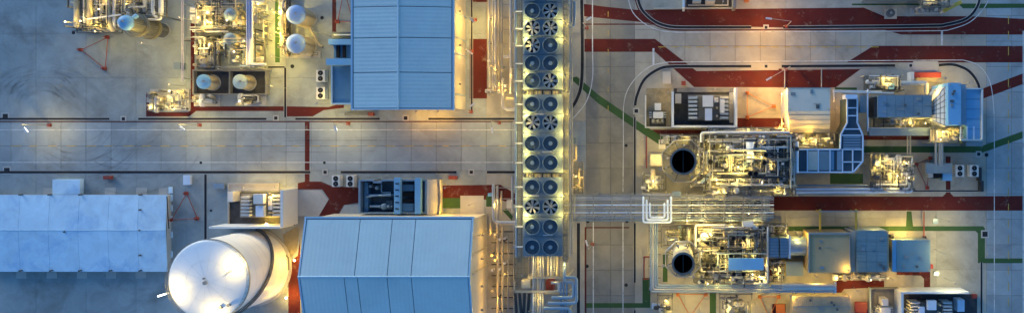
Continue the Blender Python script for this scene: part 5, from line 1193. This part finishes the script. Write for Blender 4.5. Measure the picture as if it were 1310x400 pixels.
a = W(1147, 306.5, 5.7); c = W(1190.3, 347.3, 5.7); mb = MB(); mb.box(a[0], c[1], 5.5, c[0], a[1], 5.7); mb.build('roof', 'teal_roof', en3)
a = W(1141.5, 306.5, 5.65); c = W(1146.7, 347.3, 5.65); mb = MB(); mb.box(a[0], c[1], 5.5, c[0], a[1], 5.65); mb.build('roof_strip', 'blue_bright', en3)
lamp_on(en3, 1160, 299, 4, 260, 0, (1, .80, .42)); lamp_on(en3, 1143, 299, 4, 80, 0, (1, .80, .42)); lamp_on(en3, 1150, 355, 4, 80, 0, (1, .7, .32)); lamp_on(en3, 1208, 324, 7, 300, 0, (1, 1.0, 1.2)); lamp_on(en3, 1222, 362, 7, 220, 0, (1, 1.05, 1.4)); lamp_on(en3, 1215, 283, 6, 160, 0, (1, 1.0, 1.2)); lamp_on(en3, 1120, 282, 5, 130, 0, (1, .9, .7))  # the whitish lamp posts are added to brighten the yard beside the box
def roof_kit(root, x0, y0, x1, y1, h, n, seed):
    g = random.Random(seed)
    for k in range(n):
        px, py = g.uniform(x0+3, x1-3), g.uniform(y0+3, y1-3); x, y = W(px, py, h); t = g.random(); mb = MB()
        if t < .4: mb.cbox(x, y, h, g.uniform(.5, 1.2), g.uniform(.5, 1.0), .18); mb.build('roof_hatch', g.choice(('galv', 'blue_grey', 'steel_mid')), root)
        elif t < .7: mb.cyl(x, y, h, h+.5, .22, 10); mb.cyl(x, y, h+.5, h+.58, .34, 10); mb.build('roof_vent', 'steel_mid', root)
        else: mb.tube([(x, y, h+.12), (x+g.uniform(-2, 2), y, h+.12)], .06, 5); mb.build('conduit', 'galv', root)
    for px in (x0+1.5, x1-1.5):
        for py in (y0+1.5, y1-1.5): x, y = W(px, py, h); mb = MB(); mb.cbox(x, y, h, .3, .1, .22); mb.build('lifting_lug', 'yellow_steel', root)
roof_kit(en, 1123, 121.5, 1192, 150, 8, 9, 1); roof_kit(en2, 1095.5, 294.5, 1135, 347.5, 8, 7, 2); roof_kit(en3, 1148, 308, 1189, 346, 5.7, 6, 3); roof_kit(gb, 1037, 301, 1086, 347, 9.5, 5, 4)
roof_kit(hd, 1009, 114, 1061, 141, 10, 4, 5); roof_kit(b4, 1016, 380, 1087, 400, 5.1, 5, 6); roof_kit(fh, 1214, 107, 1229, 159, 12, 4, 7)
hb = thing('hoist_beam', 'pair of yellow hoist beams above the grey-brown box', 'hoist', 1072, 283)
for x in (1049.5, 1095.5): bar(hb, 'beam', 'yellow_steel', x, 268, x, 297, 6, .45, .5)
bar(hb, 'tie_beam', 'galv', 1048, 270, 1097, 270, 6.2, .3, .3)
for x in (1050, 1095): post(hb, x, 271, 5.5, .3, 'yellow_steel')
pp = module('low pipes and silver rails below the blue enclosure', 1062, 349, 1142, 357, 1.2, 61, pipes=12, vessels=2, valves=8, boxes=2, lamps=3, watts=45, deck=False, zs=(.2, .6))
mb = MB(); mb.ptube([(1000, 366, 7), (1069, 366, 7)], .85, 14); mb.build('silencer', 'cladding', pp); bar(pp, 'end_frame', 'blue_white', 1069, 361, 1069, 374, 7.4, .4, .6)
# ================================================================ BLUE SUNKEN PLANT beside the halls
bp = thing('cooling_water_pit', 'blue open-topped walled pit with two blue beams across, above the large hall', 'pit', 505, 251)
HQ = 4.0
mb = MB(); mb.tbox(460, 231, 544, 273, .6); mb.build('floor', 'blue_dark', bp)
for q in ((458.5, 229.5, 461, 273), (461.2, 229.5, 478, 231.5), (487, 229.5, 546, 231.5), (461.2, 271.5, 546, 273.2), (543.5, 231.7, 546, 271.3), (477, 231.7, 488, 234)): mb = MB(); mb.tbox(*q, HQ); mb.build('wall', 'blue_pipe', bp)
for q in ((504, 227, 512, 273.4), (530.5, 227.5, 538, 273.4)): mb = MB(); mb.tbox(*q, HQ+1.2, HQ+.1); mb.build('beam', 'blue_bright', bp)
for k in range(5): mb = MB(); mb.tbox(505.5, 234+k*8, 510, 235.3+k*8, HQ+1.35, HQ+1.2); mb.build('slot', 'black', bp)
for q, m_ in (((466, 233, 471, 270), 'blue_paint'), ((470, 248, 502, 250), 'blue_paint'), ((515, 236, 529, 244), 'blue_paint'), ((515, 246, 529, 251), 'black'), ((515, 254.5, 529, 258.5), 'black'), ((515, 260, 529, 270), 'blue_paint'), ((473, 262, 484, 265), 'blue_pipe'), ((494, 256, 502, 268), 'blue_dark')): mb = MB(); mb.tbox(*q, 2.4); mb.build('equipment', m_, bp)
for (px, py, r_) in ((491, 264, .8), (486, 264, .4), (497, 264, .4), (482, 240, .5), (474, 238, .4)): x, y = W(px, py, 3); mb = MB(); mb.cyl(x, y, .6, 3, r_, 14); mb.dome(x, y, 3, r_, .3, 14, 3); mb.build('pump', 'blue_grey', bp)
for pts in ([(472, 250, 3), (500, 250, 3)], [(468, 252, 3), (475, 251, 3), (500, 248, 3)], [(473, 264, 2.6), (502, 264, 2.6)], [(488, 235, 2.6), (488, 246, 2.6), (500, 246, 2.6)]): mb = MB(); mb.ptube(pts, .16, 7, .4); mb.build('pipe', 'blue_pipe', bp)
hc = thing('half_round_duct', 'grey half-round duct with a curved lit edge right of the blue pit', 'duct', 556, 251)
a = W(547.5, 230, 3); c = W(561, 274, 3); 
for k in range(6):
    t0, t1 = k/6, (k+1)/6; A0_, A1_ = math.pi*(.5-.5*t0), math.pi*(.5-.5*t1); wdx = c[0]-a[0]
    P = [(a[0]+wdx*t0, 1.2+2.6*math.sin(math.pi/2*(1-t0*.8))), (a[0]+wdx*t1, 1.2+2.6*math.sin(math.pi/2*(1-t1*.8)))]
    mb = MB(); mb.add([(P[0][0], c[1], P[0][1]), (P[1][0], c[1], P[1][1]), (P[1][0], a[1], P[1][1]), (P[0][0], a[1], P[0][1]), (P[0][0], c[1], 0), (P[1][0], c[1], 0), (P[1][0], a[1], 0), (P[0][0], a[1], 0)], [(0, 1, 2, 3), (0, 4, 5, 1), (2, 6, 7, 3), (1, 5, 6, 2), (0, 3, 7, 4)]); mb.build('plate', 'white_steel' if k == 0 else 'grey_panel', hc)
mb = MB(); P = [W(562, 229, 2.6)+(2.6,), W(563.5, 240, 2.6)+(2.6,), W(564, 251, 2.6)+(2.6,), W(563.5, 262, 2.6)+(2.6,), W(562, 275, 2.6)+(2.6,)]; mb.tube(P, .28, 8); mb.build('edge_pipe', 'cream', hc)
lamp_on(hc, 569, 268, 4, 110, 0, (1, .72, .32)); lamp_on(hc, 600, 262, 5, 110, 0, (1, .72, .34)); lamp_on(hc, 569, 240, 4, 60, 0, (1, .70, .32))
# ================================================================ STREET LAMPS
def street_lamp(label, px, py, hx, hy, h=7.6, watts=220, color=(1, .84, .60)):
    """base pixel on the ground, head pixel at lamp height"""
    t_ = thing('street_lamp', label, 'lamp', px, py, 'street lamps'); x, y = W(px, py); x2, y2 = W(hx, hy, h+.3)
    mb = MB(); mb.cbox(x, y, 0, .8, .8, .5); mb.build('footing', 'red_steel', t_)
    mb = MB(); mb.tube([(x, y, .5), (x, y, h)], .10, 8); mb.build('pole', 'galv', t_)
    dx, dy = x2-x, y2-y; L_ = math.hypot(dx, dy) or 1; ux, uy = dx/L_, dy/L_
    mb = MB(); mb.tube([(x, y, h-.05), (x+ux*L_*.5, y+uy*L_*.5, h+.25), (x2, y2, h+.3)], .07, 6); mb.build('arm', 'galv', t_)
    mb = MB(); mb.cbox(x2+ux*.3, y2+uy*.3, h+.2, 1.5, .42, .16, math.atan2(uy, ux)); hd_ = mb.build('lamp_head', 'white_steel', t_)
    mb = MB(); mb.cbox(x2+ux*.3, y2+uy*.3, h+.1, 1.3, .34, .1, math.atan2(uy, ux)); mb.build('lamp_glass', 'lamp_white', hd_)
    lamp_light(t_, x2+ux*.3, y2+uy*.3, h-.05, watts, color, .3)
    return t_
# lamps along the roads
street_lamp('street lamp on the upper verge of the road, nearest the left edge', 64, 160, 31, 165); street_lamp('street lamp above the road between the two pump pads', 256, 160, 231.5, 163, watts=260)
street_lamp('street lamp above the road beside the red crosswalk, below the blue annex', 446, 158, 428.5, 163); street_lamp('street lamp above the road just left of the air coolers', 639, 157, 629.5, 165)
street_lamp('street lamp right of the air coolers near the top red bands', 751, 36, 752, 25, watts=150); street_lamp('street lamp right of the air coolers below the pipe bridge', 758, 312, 751, 312, watts=90)
street_lamp('street lamp above the upper red band, right of the top bay', 1006, 34, 985, 24, watts=420, color=(1, .62, .22)); street_lamp('street lamp between the two right-hand drains, over the lit red band', 1005, 89, 985, 100, watts=480, color=(1, .62, .22))
street_lamp('street lamp beside the drain right of the top hall', 603, 143, 603, 135, 6, 90, (1, .72, .32)); street_lamp('street lamp by the top hall wall near the top edge', 608, 26, 603, 25, 6, 260, (1, .76, .34))
street_lamp('street lamp by the top hall wall above the orange red patch', 604, 66, 600, 66, 6, 110, (1, .72, .32))
# ================================================================ SMALL THINGS ON THE GROUND
def cabinet(label, x0, y0, x1, y1, h, m, cat='cabinet'):
    t_ = thing('field_cabinet', label, cat, (x0+x1)/2, (y0+y1)/2); mb = MB(); mb.tbox(x0, y0, x1, y1, h, .1); mb.build('body', m, t_)
    mb = MB(); mb.tbox(x0-.3, y0-.3, x1+.3, y1+.3, h+.08, h); mb.build('lid', m, t_); mb = MB(); mb.tbox(x0+.6, y0+.6, x1-.6, y1-.6, .1); mb.build('plinth', 'concrete', t_)
cabinet('pale blue pad box above the red triangle by the low basin', 234.5, 224, 243, 236, .9, 'blue_white'); cabinet('small blue box left of the transformer bay above the tank', 273, 235, 286, 241, .8, 'blue_pipe')
cabinet('red hydrant box below the road drain, above the low basin', 132, 225, 141, 229, 1, 'red_steel'); cabinet('grey box beside the curved drain above the clipped-corner bay', 848, 92, 858, 107, 1, 'grey_panel')
cabinet('red hydrant box above the white-walled bay', 872, 104, 877, 109, 1, 'red_steel'); cabinet('orange hydrant box right of the top bay', 952, -1, 958, 2.5, 1, 'orange_paint')
cabinet('red box on the right border of the bottom right bay', 1245, 376, 1250, 381, 1, 'red_steel'); cabinet('small blue cover right of the teal-roofed box', 1195, 347, 1201, 352, .5, 'blue_pipe')
cabinet('small blue cover above the green path near the red post', 1194, 280, 1200, 286, .5, 'blue_pipe'); cabinet('white box on the green path beside the clipped-corner bay', 843, 179, 851, 190, 2, 'white_steel')
cabinet('grey plinth with round tank in the upper right loop', 1132, 12, 1147, 24, .6, 'grey_panel'); cabinet('red box below the grey-roofed red patch', 1094, 386, 1109, 399, .8, 'red_steel')
cabinet('orange box left of the bottom grey roof', 993, 389, 1004, 404, .8, 'orange_paint'); cabinet('pair of red hose boxes above the blue pit, left', 574, 225, 584, 229, .9, 'red_steel')
cabinet('white box at the blue pipe corner, bottom edge', 834, 388, 844, 394, 1.2, 'blue_white'); cabinet('red box on the right side of the teal-roofed box', 1190.5, 338, 1193.5, 343, 1.5, 'red_bright')
cabinet('dark box at the foot of the top hall', 471, 144, 477, 148, 1, 'red_steel'); cabinet('dark bench along the foot of the top hall', 441, 144.5, 470, 147, .8, 'steel_mid')
pk = thing('red_pipe_frame', 'red pipe frame standing left of the lower stack', 'pipework', 825, 345)
for pts in ([(824, 328, .9), (824, 357, .9)], [(824, 328, .9), (831, 328, .9)], [(824, 357, .9), (831, 355, .9)], [(827, 175, .9), (827, 215, .9)], ): mb = MB(); mb.ptube(pts, .16, 6); mb.ptube([(pts[0][0], pts[0][1], 0), pts[0]], .14, 6); mb.build('pipe', 'red_steel', pk)
lamp_on(pk, 868, 392, 6, 200, 0, (1, .84, .44)); lamp_on(pk, 895, 398, 6, 160, 0, (1, .84, .44)); lamp_on(pk, 838, 200, 6, 150, 0, (1, .84, .44)); lamp_on(pk, 826, 320, 6, 120, 0, (1, .84, .44))
rp = thing('red_post', 'thin dark red pipe crossing the green path to a black post', 'pipe', 1182, 285)
mb = MB(); mb.ptube([(1182, 270, .6), (1182, 302, .6)], .17, 6); mb.build('pipe', 'red_steel', rp); x, y = W(1182, 302.5); mb = MB(); mb.cbox(x, y, 0, .6, .6, 1); mb.build('post', 'steel_dark', rp)
# ---- things in the loop at the top right edge
tu = module('lit unit at the top edge inside the upper right loop', 1178, -15, 1215, 9, 4, 71, pipes=14, vessels=3, valves=12, boxes=3, lamps=3, watts=75)
bar(tu, 'stair', 'yellow_steel', 1208, 14, 1229, 3, 3, .9, .3)
te = enclosure('dark blue enclosure cut by the top edge in the upper right loop', 1106, -25, 1180, -1, 3.5, 5, 1, 'blue_dark', 1140, -8)
tv2 = thing('round_sump', 'grey round sump unit on a square plinth in the upper right loop', 'sump', 1139, 18); x, y = W(1139.5, 17, 1.4); mb = MB(); mb.cyl(x, y, .7, 1.6, 1.0, 18); mb.ring(x, y, 1.6, 1.75, .7, 1.05, 18); mb.build('casing', 'steel_mid', tv2); mb = MB(); mb.cyl(x, y, 1.6, 1.9, .35, 12); mb.build('hub', 'galv', tv2)
tm_ = module('small dark pumps left of the yellow stair in the upper right loop', 1165, 10, 1205, 18, .4, 72, pipes=4, vessels=1, valves=7, boxes=2, lamps=0, mats=('steel_mid', 'galv'), zs=(.4, .7))
print('lights', NLIGHT[0], 'objects', len(bpy.data.objects))
